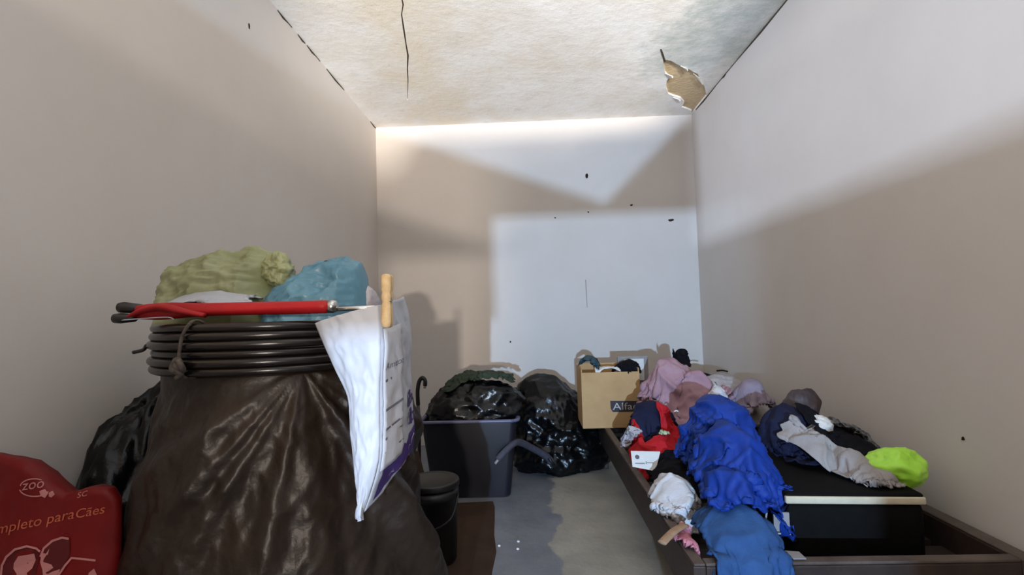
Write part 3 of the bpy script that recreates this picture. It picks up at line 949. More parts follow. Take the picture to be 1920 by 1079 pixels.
# rows from top to bottom: left edge, fold, right edge (pixel x, pixel y, depth)
rowsL = [((590, 607), 0.985), ((607, 648), 0.975), ((628, 694), 0.965), ((652, 748), 0.955), ((656, 800), 0.952), ((661, 850), 0.95), ((667, 905), 0.948), ((674, 950), 0.946), ((677, 976), 0.945)]
rowsM = [((712, 572), 0.935), ((714, 620), 0.93), ((715, 670), 0.93), ((713, 722), 0.93), ((713, 775), 0.93), ((713, 825), 0.93), ((710, 868), 0.93), ((698, 915), 0.935), ((682, 962), 0.944)]
rowsR = [((757, 556), 1.19), ((767, 598), 1.20), ((771, 640), 1.205), ((769, 680), 1.21), ((772, 720), 1.215), ((774, 760), 1.215), ((776, 800), 1.21), ((774, 832), 1.205), ((770, 842), 1.19)]
def rows3(rows):
    return np.array(catmull([at(p[0], p[1], d_) for p, d_ in rows], 6))
RL, RM, RR = rows3(rowsL), rows3(rowsM), rows3(rowsR)
NR = len(RL)
def crisp(side, u, v):
    """little buckles across the panel"""
    q = Vector((u * 2.2 + side * 9, v * 4.5, 1.7))
    return (ridged(q, 1.3, 2, side + 1) * 0.006 + ridged(q, 3.3, 2, side + 4) * 0.0022) * (math.sin(PI * min(max(u, 0), 1)) ** 0.5 if 0 < u < 1 else 0)
def panel_pt(side, u, v, lift=0.0):
    """side 0: left panel (u from left edge to fold), side 1: right panel (u from fold to right edge); v 0 top .. 1 bottom"""
    f = min(max(v, 0), 1) * (NR - 1); i = min(int(f), NR - 2); a = f - i
    g = lambda R: R[i] * (1 - a) + R[i + 1] * a
    A, Bq = (g(RL), g(RM)) if side == 0 else (g(RM), g(RR))
    p = A * (1 - u) + Bq * u
    nrm = _n(np.cross(Bq - A, np.array([0, 0, 1.0])))
    bow = 0.010 * math.sin(PI * u) if side == 0 else 0.003 * math.sin(PI * u)
    return p + nrm * (bow + crisp(side, u, v) + lift)
def panel(side, name):
    nu, nv = 26, 60
    V = [panel_pt(side, j / nu, i / nv) for i in range(nv + 1) for j in range(nu + 1)]
    F = [(i * (nu + 1) + j, i * (nu + 1) + j + 1, (i + 1) * (nu + 1) + j + 1, (i + 1) * (nu + 1) + j) for i in range(nv) for j in range(nu)]
    o = mesh_obj(name, V, F, 'white_plastic', ml, smooth=True)
    s = o.modifiers.new('thickness', 'SOLIDIFY'); s.thickness = 0.006; s.offset = 1.0
    return o
panel(0, 'front_panel')
pr = panel(1, 'side_panel')
# the folded strip of address label beside the fold, and print on the side panel
def lab(u, v, lift): return panel_pt(1, u, v, 0.003 + lift)
def quadgrid(u0, v0, u1, v1, fn, nu=8, nv=24):
    V, F = [], []
    for i in range(nv + 1):
        for j in range(nu + 1):
            a, b2 = j / nu, i / nv
            V.append(fn(u0 + (u1 - u0) * a, v0 + (v1 - v0) * b2))
    for i in range(nv):
        for j in range(nu):
            k = i * (nu + 1) + j
            F.append((k, k + 1, k + nu + 2, k + nu + 1))
    return V, F
V, F = quadgrid(0.02, 0.12, 0.44, 0.80, lambda u, v: panel_pt(1, u, v, 0.0025))
lb = mesh_obj('address_label', V, F, 'grey_label', pr, smooth=True)
lb.modifiers.new('thickness', 'SOLIDIFY').thickness = 0.0012
V, F = text_polys('Amttoz', 1.0)
xs = [p[0] for p in V]
def put(polys, u0, v0, w, h, name, mat, side=1, lift=0.0042, par=None):
    V, F = polys
    xa, xb = min(p[0] for p in V), max(p[0] for p in V); ya, yb = min(p[1] for p in V), max(p[1] for p in V)
    vv = [panel_pt(side, u0 + (p[0] - xa) / max(xb - xa, 1e-6) * w, v0 + (yb - p[1]) / max(yb - ya, 1e-6) * h, lift) for p in V]
    return mesh_obj(name, vv, F, mat, par or pr)
put((V, F), 0.05, 0.285, 0.37, 0.032, 'lettering', 'grey_ink')
lines = [stroke2d([(0, y), (1, y)], 0.035) for y in (0.0, 0.22, 0.36, 0.62, 1.0)]
put(join2d(*lines), 0.05, 0.36, 0.36, 0.36, 'label_rule', 'grey_ink')
# purple band along the lower edge
V, F = quadgrid(0.08, 0.80, 0.99, 0.97, lambda u, v: panel_pt(1, u, min(v - 0.10 * u + (0.02 if u > 0.5 else 0.0), 0.995), 0.0012), 20, 8)
mesh_obj('purple_band', V, F, 'purple_ink', pr, smooth=True)
# square-cut characters printed above the band
def glyph(ox, oy):
    S = [[(0, 0), (0, 1)], [(0, 0), (.9, 0)], [(.9, 0), (.9, .55)], [(0, .55), (.9, .55)], [(.45, -.25), (.45, 1.1)], [(0, 1), (.5, 1)]]
    return join2d(*[stroke2d([(ox + a, oy + b_) for a, b_ in s_], 0.17) for s_ in S])
put(join2d(glyph(0, 0), glyph(0.25, -1.6)), 0.60, 0.50, 0.36, 0.20, 'printed_characters', 'purple_ink', lift=0.0022)
sw = stroke2d([(0, 0), (.3, .35), (.55, .2), (.75, .6), (1, .9)], 0.09)
put(sw, 0.62, 0.765, 0.26, 0.07, 'printed_signature', 'white_plastic', lift=0.003)
put(stroke2d([(0, 0), (.4, .8), (.8, .5), (.4, .3), (1, 0)], 0.14), 0.27, 0.86, 0.10, 0.03, 'printed_signature', 'white_plastic', lift=0.003)

# --- clothespin
pn = thing('clothespin', 'wooden clothespin upright, pegging the white mailer to the coil', 'clothespin', at(725, 612, 0.925))
p0, p1 = at(726, 615, 0.922), at(726, 515, 0.935)
def pin_half(off):
    pts, rr = [], []
    for t, r in [(0, .0035), (.02, .0075), (.10, .0092), (.33, .0088), (.42, .0085), (.47, .0072), (.52, .0088), (.60, .0090), (.66, .0078), (.70, .0092), (.95, .0094), (.985, .008), (1, .004)]:
        pts.append(p0 + (p1 - p0) * t + np.array([0, off * (1 + 0.35 * abs(t - 0.45)), 0])); rr.append(r)
    return tube('pin_half', pts, rr, 'wood_pin', pn, seg=16)
pin_half(-0.005); pin_half(0.006)
c0 = p0 + (p1 - p0) * 0.47
tube('spring', [c0 + np.array([0.0092 * math.cos(a), 0.011 * math.sin(a), 0.0004 * a]) for a in np.linspace(0, 6 * PI, 60)], 0.0009, 'steel', pn, seg=6)

# --- black sack behind the drum, against the left wall
bs = bag('black_sack', (-1.04, 1.45, 0.36), (0.145, 0.27, 0.46), 'black_plastic', seed=21, amp=0.03, freq=4.0, facets=18, facet_depth=0.2, ground=0.002, xmin=XL + 0.004,
         bulges=[((0.1, 0.3, 0.9), 0.08, 6), ((-0.6, -0.7, 0.0), 0.12, 4)], nu=110, nv=80, crease=0.15)
tag(bs, 'big dull black sack slumped against the left wall behind the shrouded drum', 'sack')

# --- red pet food sack in the near left corner
pf = thing('pet_food_sack', 'red pet food sack with pale animal silhouettes in the lower left corner', 'pet food sack', (-0.97, 0.96, 0))
FY = 0.93
top_px = [(-70, 838), (-20, 842), (20, 851), (45, 858), (75, 882), (100, 905), (118, 916), (140, 908), (165, 903), (190, 907), (205, 925), (210, 960)]
def sack():
    tops = [at(x, y + 16, FY + 0.07) for x, y in top_px]
    x0, x1 = XL + 0.012, tops[-1][0]
    nu, nv = 60, 50
    xsv = [t[0] for t in tops]; zs = [t[2] for t in tops]
    def front(u, v):
        x = x0 + (x1 - x0) * u
        zt = float(np.interp(x, xsv, zs))
        z = 0.003 + (zt - 0.003) * v
        belly = (math.sin(PI * min(max(u, 0), 1)) ** 0.6) * (1 - 0.9 * max(0, v - 0.55) / 0.45)
        q = Vector((x, 0.3, z))
        w = ridged(q, 6, 3, 7) * 0.006 + ridged(q, 16, 2, 8) * 0.002
        return x, z, 0.070 * belly, w
    V, F = [], []
    for s in (-1, 1):
        for i in range(nv + 1):
            for j in range(nu + 1):
                x, z, b_, w = front(j / nu, i / nv)
                edge = 1 if (0 < j < nu) else 0
                V.append((x, FY + 0.09 + s * (b_ + 0.004) + s * w * edge, z))
    N = (nv + 1) * (nu + 1)
    for i in range(nv):
        for j in range(nu):
            k = i * (nu + 1) + j
            F.append((k, k + 1, k + nu + 2, k + nu + 1)); F.append((N + k, N + k + nu + 1, N + k + nu + 2, N + k + 1))
    for j in range(nu):
        F.append((j, N + j, N + j + 1, j + 1)); k = nv * (nu + 1) + j; F.append((k, k + 1, N + k + 1, N + k))
    for i in range(nv):
        k = i * (nu + 1); F.append((k, k + nu + 1, N + k + nu + 1, N + k)); k += nu; F.append((k, N + k, N + k + nu + 1, k + nu + 1))
    mesh_obj('sack_body', V, F, 'kibble_red', pf, smooth=True)
    def onto(px, py, lift=0.0016):
        """the spot of the sack's front that carries a printed mark"""
        y = FY + 0.05
        for _ in range(6):
            p = at(px, py, y)
            u = (p[0] - x0) / (x1 - x0)
            zt = float(np.interp(p[0], xsv, zs))
            v = (p[2] - 0.003) / (zt - 0.003)
            _, _, b_, w = front(min(max(u, 0.001), 0.999), min(max(v, 0), 1))
            y = FY + 0.09 - (b_ + 0.004) - w
        return (p[0], y - lift, p[2])
    return onto
onto = sack()
def mark(name, polys, mat, lift=0.0016):
    V, F = polys
    return mesh_obj(name, [onto(v[0], v[1], lift) for v in V], F, mat, pf)
def text_px(body, x0, y0, x1, y1, hpx, shear=0.2):
    V, F = text_polys(body, 1.0, shear)
    xa, xb = min(v[0] for v in V), max(v[0] for v in V)
    out = []
    for v in V:
        t = (v[0] - xa) / (xb - xa)
        out.append((x0 + (x1 - x0) * t, y0 + (y1 - y0) * t - v[1] * hpx, 0))
    return out, F
mark('lettering', text_px('completo para', -34, 1008, 140, 972, 27), 'kibble_orange')
mark('lettering', text_px('C\u00e3es', 144, 972, 198, 962, 24), 'kibble_orange')
mark('lettering', text_px('zoo', 42, 920, 84, 914, 27), 'kibble_pink')
def arc(cx, cy, rx, ry, a0, a1, w, n=18):
    return stroke2d([(cx + rx * math.cos(math.radians(a0 + (a1 - a0) * k / n)), cy + ry * math.sin(math.radians(a0 + (a1 - a0) * k / n))) for k in range(n + 1)], w)
mark('printed_swoosh', join2d(arc(66, 916, 28, 15, 20, 170, 2.2), arc(66, 914, 27, 16, 190, 300, 2.0)), 'kibble_pink')
mark('printed_paw', join2d(fill2d([(75, 921), (86, 917), (92, 925), (86, 934), (78, 930)]), fill2d([(93, 924), (100, 920), (104, 927), (98, 933), (93, 931)])), 'kibble_pink')
mark('lettering', text_px('SC', 146, 934, 166, 929, 14), 'kibble_pink')
# dark windows behind two pale silhouettes
mark('silhouette_field', fill2d([(6, 1079), (7, 1058), (16, 1042), (32, 1030), (55, 1024), (70, 1030), (74, 1045), (68, 1079)]), 'maroon_ink', 0.0014)
mark('silhouette_field', fill2d([(80, 1079), (78, 1050), (86, 1028), (104, 1012), (122, 1008), (132, 1012), (132, 1040), (122, 1058), (110, 1079)]), 'maroon_ink', 0.0014)
mark('dog_silhouette', fill2d([(28, 1056), (36, 1043), (66, 1038), (69, 1050), (62, 1066), (52, 1074), (56, 1092), (30, 1092), (33, 1076), (27, 1066)]), 'kibble_pink', 0.002)
mark('cat_silhouette', fill2d([(80, 1036), (88, 1038), (95, 1028), (98, 1046), (104, 1054), (116, 1062), (112, 1074), (102, 1084), (84, 1092), (81, 1068), (77, 1054)]), 'kibble_pink', 0.002)
mark('printed_outline', join2d(stroke2d([(4, 1079), (6, 1060), (14, 1044), (30, 1030), (52, 1024), (70, 1028), (77, 1034)], 4),
                               stroke2d([(78, 1044), (84, 1028), (100, 1014), (118, 1008), (131, 1010)], 4),
                               stroke2d([(98, 1086), (112, 1078), (124, 1060), (136, 1046), (160, 1048), (182, 1050)], 4)), 'kibble_pink', 0.0024)
mark('printed_bone', fill2d([(168, 1074), (178, 1066), (184, 1078), (180, 1092), (166, 1090)]), 'kibble_pink', 0.002)

# =================================================================== MIDDLE: BIN, BAGS AND THE THINGS ON THE FLOOR
# --- brown card lying on the floor
cb = [(-0.50, 1.62), (-0.16, 1.62), (-0.168, 1.80), (-0.172, 2.0), (-0.166, 2.16), (-0.186, 2.32), (-0.196, 2.5), (-0.205, 2.64), (-0.22, 2.72), (-0.50, 2.70)]
V = [(x, y, 0.0015) for x, y in cb] + [(x, y, 0.005) for x, y in cb]
n = len(cb)
tag(mesh_obj('brown_card', V, [tuple(reversed(range(n))), tuple(range(n, 2 * n))] + [(i, (i + 1) % n, n + (i + 1) % n, n + i) for i in range(n)], 'brown_card'),
    'dark brown flattened cardboard on the floor in front of the bin', 'cardboard')

# --- storage bin: tapered, with a rolled rim
bn = thing('storage_bin', 'dark blue-grey plastic storage bin stuffed with dark bags', 'storage bin', (-0.33, 2.93, 0))
BX0, BX1, BY0, BY1, BH = -0.60, -0.085, 2.74, 3.14, 0.42
def bin_body():
    loops = []
    for (ins, z) in [(0.045, 0.007), (0.0, BH - 0.02), (0.0, BH), (0.008, BH), (0.053, 0.02)]:
        L = []
        x0, x1, y0, y1 = BX0 + ins, BX1 - ins, BY0 + ins, BY1 - ins
        r = 0.035
        for cx, cy, a0 in ((x1 - r, y0 + r, -90), (x1 - r, y1 - r, 0), (x0 + r, y1 - r, 90), (x0 + r, y0 + r, 180)):
            for k in range(5):
                a = math.radians(a0 + 22.5 * k)
                L.append((cx + r * math.cos(a), cy + r * math.sin(a), z))
        loops.append(L)
    m = len(loops[0])
    V = [p for L in loops for p in L]
    F = []
    for i in range(len(loops) - 1):
        for k in range(m):
            F.append((i * m + k, i * m + (k + 1) % m, (i + 1) * m + (k + 1) % m, (i + 1) * m + k))
    F.append(tuple(reversed(range(m)))); F.append(tuple((len(loops) - 1) * m + k for k in range(m)))
    auto_smooth(mesh_obj('bin_body', V, F, 'bin', bn), 30)
    rim = [(p[0], p[1], BH) for p in loops[1]]
    c = np.mean(np.array(rim), axis=0)
    rim = [tuple(c + (np.array(p) - c) * np.array([1.03, 1.04, 1])) for p in rim]
    tube('rim', rim + rim[:2], 0.013, 'bin_rim', bn, seg=8, flat=0.7)
bin_body()

# --- what fills the bin
bg1 = bag('black_bag', at(890, 772, 2.94) , (0.265, 0.18, 0.17), 'black_plastic', seed=33, amp=0.05, freq=4.0, crease=0.2, cfreq=2.4, facets=20, facet_depth=0.25, nu=110, nv=70,
          bulges=[((0.4, -0.3, 0.6), 0.12, 6)])
tag(bg1, 'low black plastic bag bulging over the rim of the storage bin', 'bag')
f1 = Field(-0.75, 0.15, 2.5, 3.5, 0.42)
f1.lump(-0.27, 2.96, 0.42, 0.30, 0.22, 0.225)
V, F = drape(f1, (-0.30, 2.94), (0.40, 0.17), 0.1, (44, 26), 1.18, 8, 0.03, 80)
tag(cloth_obj('green_cloth', V, F, 'cloth_green'), 'dark green cloth rumpled over the black bag in the bin', 'cloth')
gpack = bag('grey_pouch', at(945, 752, 2.99), (0.055, 0.06, 0.10), 'clear_bag', seed=36, amp=0.05, freq=4.0, facets=14, facet_depth=0.3, nu=48, nv=36, rot=0.4)
gpack.data.materials[0] = MAT['cloth_brown']
tag(gpack, 'dark grey-brown pouch at the right end of the bin, beside the black garbage bag', 'pouch')
# curved handle standing up behind the bin
hp = [at(786, 800, 3.22), at(784, 760, 3.22), at(783, 735, 3.22), at(786, 716, 3.22), at(792, 709, 3.22), at(797, 714, 3.22), at(797, 724, 3.22)]
hp = [np.array([hp[0][0], 3.2, 0.003])] + hp
ck = thing('walking_stick', 'dark hooked stick handle standing up behind the storage bin', 'walking stick', hp[0])
tube('shaft', hp[:3], 0.011, 'cloth_brown', ck, seg=12)
tube('handle', catmull(hp[2:], 6), 0.013, 'black_rubber', ck, seg=12)
tube('tip', [hp[-1], hp[-1] + np.array([-0.004, 0, -0.016])], 0.008, 'grey_board', ck, seg=10)

# --- shiny black garbage bag on the floor
gbg = thing('garbage_bag', 'shiny black garbage bag slumped on the floor between bin and bed', 'garbage bag', (0.18, 3.35, 0))
bag('bag_body', (0.18, 3.35, 0.17), (0.295, 0.25, 0.245), 'black_plastic', gbg, seed=40, amp=0.05, freq=4.2, crease=0.22, cfreq=2.6, facets=22, facet_depth=0.22, ground=0.003, nu=150, nv=110,
    bulges=[((-0.16, 0.1, 0.95), 0.52, 5.0), ((-0.45, 0, 0.85), 0.20, 9), ((0.75, -0.5, -0.45), 0.12, 6), ((-0.6, -0.7, -0.5), 0.12, 6)], xmax=0.404, xmax_above=0.19)
tk = at(962, 742, 3.3)
bag('bag_neck', tk, (0.055, 0.05, 0.045), 'black_plastic', gbg, seed=43, amp=0.16, freq=5.0, facets=12, facet_depth=0.35, nu=50, nv=36)
# grey strap hanging over it
sp = [at(934, 862, 2.69), at(944, 850, 2.70), at(962, 833, 2.76), at(975, 830, 2.82), at(1000, 842, 2.92), at(1024, 856, 2.98), at(1034, 868, 2.99)]
st = thing('webbing_strap', 'grey webbing strap bent between the bin and the black garbage bag', 'strap', (sp[0][0], sp[0][1], sp[0][2]))
tube('strap_band', catmull(sp, 6), 0.021, 'grey_strap', st, seg=12, flat=0.85)
tube('strap_end', [sp[-2] + np.array([0.01, 0, -0.005]), sp[-1] + np.array([0.012, 0, -0.014])], 0.019, 'black_rubber', st, seg=12, flat=0.6)
tube('buckle', [sp[0] + np.array([0.004, 0, 0.004]), sp[0] + np.array([-0.016, -0.004, -0.02])], 0.012, 'grey_board', st, seg=10, flat=0.6)

# --- black bucket with a lid in front of the bin
bk = thing('black_bucket', 'black lidded bucket on the floor beside the shrouded drum', 'bucket', (-0.415, 2.10, 0))
lathe('bucket_body', [(0.0, 0.006), (0.088, 0.006), (0.092, 0.012), (0.102, 0.26), (0.106, 0.262), (0.106, 0.285), (0.102, 0.287), (0.100, 0.30), (0.0, 0.30)], (-0.415, 2.10, 0), 'black_rubber', bk)
lathe('lid', [(0.0, 0.30), (0.107, 0.30), (0.109, 0.304), (0.109, 0.322), (0.104, 0.327), (0.094, 0.322), (0.0, 0.318)], (-0.415, 2.10, 0), 'black_rubber', bk)
tube('carry_handle', catmull([(-0.522, 2.08, 0.27), (-0.50, 2.01, 0.20), (-0.415, 1.988, 0.165), (-0.33, 2.01, 0.20), (-0.308, 2.08, 0.27)], 6), 0.004, 'black_rubber', bk, seg=8)
# --- pale plank leaning between drum and bin
pk = [at(762, 845, 2.25), at(782, 850, 2.25), at(812, 940, 2.2), at(796, 948, 2.2)]
off = np.array([0.0, 0.02, 0.0])
lo = [np.array([-0.50, 2.16, 0.003]), np.array([-0.47, 2.16, 0.003])]
pts = [at(764, 846, 2.45), at(783, 848, 2.45)]
v8 = [pts[0], pts[1], np.array([-0.215 - 0.27, 2.33, 0.004]) + np.array([0.05, 0, 0]), np.array([-0.485, 2.33, 0.004])]
v8 = v8 + [p + off for p in v8]
tag(mesh_obj('leaning_board', v8, [(0, 3, 2, 1), (4, 5, 6, 7), (0, 1, 5, 4), (1, 2, 6, 5), (2, 3, 7, 6), (3, 0, 4, 7)], 'brown_card'),
    'narrow brown board leaning upright between the bucket and the bin', 'board')
# crumbs on the floor
for k, (x, y, lb_) in enumerate([(972, 1018, 'tiny white crumb on the blue-grey floor, the farther of a pair'), (971, 1032, 'tiny white crumb on the blue-grey floor, the nearer of a pair'),
                                 (936, 1026, 'tiny white crumb beside the edge of the brown cardboard')]):
    c = on_z(x, y, 0)
    tag(bag('crumb', (c[0], c[1], 0.004), (0.006, 0.005, 0.004), 'white_paper', seed=60 + k, amp=0.1, freq=4, nu=12, nv=8, ground=0.0005), lb_, 'crumb', 'white crumbs on the floor')

# =================================================================== RIGHT: BED FRAME AND THE HEAP ON IT
RX0, RX1, BZ, YN, YFAR = 0.41, 1.295, 0.32, 1.375, 3.30
SZ = 0.245                                            # top of the slats
bed = thing('bed_frame', 'dark wooden bed frame without a mattress along the right wall', 'bed frame', (0.85, 2.34, 0))
def rail(name, lo, hi):
    o = bm_obj(name, box_bm(lo, hi, 0.004), 'dark_wood', bed)
    return o
sr1 = rail('side_rail', (RX0, YN, 0.195), (RX0 + 0.034, YFAR, BZ))
sr2 = rail('side_rail', (RX1 - 0.05, YN, 0.195), (RX1, YFAR, BZ))
er1 = rail('end_rail', (RX0 + 0.034, YN, 0.16), (RX1 - 0.05, YN + 0.036, BZ - 0.002))
er2 = rail('end_rail', (RX0 + 0.034, YFAR - 0.036, 0.16), (RX1 - 0.05, YFAR, BZ - 0.002))
for o, lo, hi in ((sr1, (RX0 + 0.002, YN, BZ), (RX0 + 0.032, YFAR, BZ + 0.006)), (sr2, (RX1 - 0.048, YN, BZ), (RX1 - 0.002, YFAR, BZ + 0.006)),
                  (er1, (RX0 + 0.034, YN + 0.002, BZ - 0.002), (RX1 - 0.05, YN + 0.034, BZ + 0.006))):
    bm_obj('pale_edge', box_bm(lo, hi, 0.0025), 'rail_top_wood', o)  # lighter cap along the tops of the rails
for x in (RX0 + 0.002, RX1 - 0.062):
    for y in (YN, YFAR - 0.06):
        bm_obj('leg', box_bm((x, y + 0.001, 0.001), (x + 0.058, y + 0.058, 0.2), 0.004), 'dark_wood', bed)
ledge = rail('slat_ledge', (RX0 + 0.034, YN + 0.036, 0.195), (RX0 + 0.06, YFAR - 0.036, 0.22))
rail('slat_ledge', (RX1 - 0.076, YN + 0.036, 0.195), (RX1 - 0.05, YFAR - 0.036, 0.22))
y = YN + 0.05
sl = None
while y < YFAR - 0.13:
    if sl is None:
        sl = bm_obj('slat', box_bm((RX0 + 0.036, y, 0.2205), (RX1 - 0.052, y + 0.085, SZ), 0.003), 'dark_wood', bed)
        y0s = y
    else:
        c = sl.copy(); COL.objects.link(c); c.location.y += y - y0s
    y += 0.125

HF = Field(0.30, XR, 1.15, 3.45, SZ)
HF.box(RX0, RX0 + 0.034, YN, YFAR, BZ + 0.006); HF.box(RX1 - 0.05, XR, YN, YFAR, BZ + 0.006); HF.box(RX0, RX1, YN, YN + 0.036, BZ + 0.006)
HF.set_below(0.30, RX0 - 0.005, 1.15, 3.45, 0.01); HF.set_below(0.30, XR, 1.15, YN - 0.005, 0.01)

# --- black suitcase lying flat, cream trim along its front edge
SX0, SX1, SY0, SY1 = 0.765, 1.150, 1.55, 2.12
STOP = float(at(1600, 926, SY0)[2])
sc_ = thing('suitcase', 'black suitcase with a cream edge trim lying on the bed slats', 'suitcase', (0.96, 1.8, SZ))
bm_obj('suitcase_body', box_bm((SX0, SY0, SZ + 0.001), (SX1, SY1, STOP - 0.03), 0.018, 3), 'suitcase', sc_, True)
bm_obj('suitcase_lid', box_bm((SX0, SY0, STOP - 0.022), (SX1, SY1, STOP), 0.008, 3), 'suitcase', sc_, True)
tr = bm_obj('cream_trim', box_bm((SX0 - 0.002, SY0 - 0.006, STOP - 0.031), (SX1 + 0.002, SY0 + 0.01, STOP - 0.009), 0.005, 3), 'cream', sc_, True)
tgp = [at(1468, 966, 1.52), at(1497, 966, 1.52), at(1499, 1002, 1.52), at(1470, 1002, 1.52)]
v8 = [p + np.array([0, 0, 0]) for p in tgp] + [p + np.array([0, 0.006, 0]) for p in tgp]
BOXF = [(0, 1, 2, 3), (7, 6, 5, 4), (0, 4, 5, 1), (1, 5, 6, 2), (2, 6, 7, 3), (3, 7, 4, 0)]
mesh_obj('luggage_label', v8, BOXF, 'grey_board', sc_)
tube('label_sleeve', catmull([at(1456, 966, 1.515), at(1454, 990, 1.515), at(1462, 1004, 1.515), at(1500, 1006, 1.515)], 5), 0.003, 'clear_bag', sc_, seg=8)
tgp = [on_z(x, y, BZ + 0.008) for x, y in ((1457, 1034), (1498, 1037), (1512, 1050), (1470, 1050))]
v8 = tgp + [p + np.array([0, 0, 0.003]) for p in tgp]
tag(mesh_obj('paper_tag', v8, BOXF, 'grey_board'), 'pale paper tag on the near bed rail below the suitcase', 'tag')
sc_.rotation_euler.z = math.radians(-4.0)
HF.box(SX0, SX1, SY0, SY1, STOP)

# --- carton on the corner of the bed, printed label, open top
CY0, CY1 = 2.92, 3.20
cL, cR = at(1093, 800, CY0), at(1203, 803, CY0)
cz0 = BZ + 0.007
cTL = at(1096, 698, CY0); cth = cTL[2]
cx0, cx1 = cL[0], cR[0]
ct = thing('carton', 'tan cardboard carton with a dark printed label standing on the bed corner', 'carton', ((cx0 + cx1) / 2, 3.06, cz0))
T = 0.006
def carton():
    x0, x1, y0, y1 = cx0, cx1, CY0, CY1
    parts = [('front_panel', (x0, y0, cz0), (x1, y0 + T, cth - 0.005)), ('back_panel', (x0, y1 - T, cz0), (x1, y1, cth + 0.02)),
             ('side_panel', (x0, y0 + T, cz0), (x0 + T, y1 - T, cth + 0.015)), ('side_panel', (x1 - T, y0 + T, cz0), (x1, y1 - T, cth + 0.015)),
             ('bottom_panel', (x0 + T, y0 + T, cz0), (x1 - T, y1 - T, cz0 + T))]
    res = {}
    for nme, lo, hi in parts:
        res.setdefault(nme, bm_obj(nme, box_bm(lo, hi, 0.001, 1), 'cardboard', ct))
    return res
cp = carton()
lpts = [at(x, y, CY0) for x, y in ((1144, 752), (1205, 752), (1205, 772), (1149, 773), (1145, 767))]
mesh_obj('printed_label', [(p[0], CY0 - 0.0012, p[2]) for p in lpts], [(0, 4, 3, 2, 1)], 'carton_label', cp['front_panel'])
V, F = text_polys('Alfac', 1.0)
xa, xb = min(v[0] for v in V), max(v[0] for v in V)
q0, q1 = at(1149, 769, CY0), at(1196, 769, CY0)
q2 = at(1149, 756, CY0)
k = (q2[2] - q0[2]) / 0.69
mesh_obj('lettering', [(q0[0] + (v[0] - xa) / (xb - xa) * (q1[0] - q0[0]), CY0 - 0.0022, q0[2] + v[1] * k) for v in V], F, 'carton_letters', cp['front_panel'])
# contents of the carton
f2 = Field(0.2, 0.9, 2.8, 3.4, cz0 + 0.2)
f2.box(cx0, cx0 + T, CY0, CY1, cth + 0.017); f2.box(cx0, cx1, CY0, CY0 + T, cth - 0.003); f2.box(cx0, cx1, CY1 - T, CY1, cth + 0.022)
f2.lump(cx0 + 0.065, CY0 + 0.1, cth - 0.06, 0.065, 0.09, 0.125)
V, F = drape(f2, (cx0 + 0.065, CY0 + 0.09), (0.10, 0.13), 0.2, (26, 30), 1.3, 3, 0.02, 70)
tag(cloth_obj('teal_garment', V, F, 'cloth_teal'), 'rumpled dark teal knit in the left corner of the carton', 'garment')
pc = [at(1124, 702, CY0 - 0.004), at(1180, 709, CY0 - 0.012), at(1168, 713, CY0 - 0.02), at(1136, 709, CY0 - 0.012)]
V, F = [], []
f2.lump(cx0 + 0.16, CY0 + 0.05, cth - 0.05, 0.10, 0.06, 0.065)
V, F = drape(f2, (cx0 + 0.165, CY0 + 0.03), (0.17, 0.085), -0.08, (30, 18), 1.06, 12, 0.02, 60, crease=0.003)
tag(cloth_obj('paper_sheet', V, F, 'white_paper', thick=0.0015), 'bent white paper sheet at the front of the carton opening', 'paper')
f2.lump(cx0 + 0.28, CY0 + 0.09, cth - 0.06, 0.08, 0.08, 0.095)
V, F = drape(f2, (cx0 + 0.275, CY0 + 0.08), (0.13, 0.14), 0.3, (28, 28), 1.25, 14, 0.02, 70)
tag(cloth_obj('black_garment', V, F, 'cloth_black'), 'small black garment at the right of the carton opening', 'garment')
# grey file box standing behind, white sheet in front of it
g0, g1 = at(1157, 669, 3.12), at(1214, 669, 3.12)
gbx = bm_obj('grey_folder', box_bm((g0[0], 3.11, cth - 0.12), (g1[0], 3.135, g0[2]), 0.002, 1), 'grey_board')
tag(gbx, 'grey cardboard folder standing upright at the back of the carton', 'folder')
w0, w1 = at(1170, 674, 3.10), at(1207, 674, 3.10)
wsh = bm_obj('white_card', box_bm((w0[0], 3.100, cth - 0.08), (w1[0], 3.104, w0[2]), 0.0005, 1), 'white_paper')
tag(wsh, 'white card leaning on the grey folder in the carton', 'card')
HF.box(cx0, cx1, CY0, CY1, cth)

def garment(name, label, cat, center, size, angle, mat, seed, excess=1.3, n=(44, 44), lumps=(), drop=0.08, steps=100, thick=0.004, pull=None, mask=None, add=True, xm=XR - 0.006, field=None, crease=0.016, hem=0.12):
    f = field or HF
    for L in lumps: f.lump(*L)
    V, F = drape(f, center, size, angle, n, excess, seed, drop, steps, xmax=xm, pull=pull, mask=mask, crease=crease, hem=hem)
    o = cloth_obj(name, V, F, mat, thick=thick)
    tag(o, label, cat)
    if add: f.add(V)
    return o

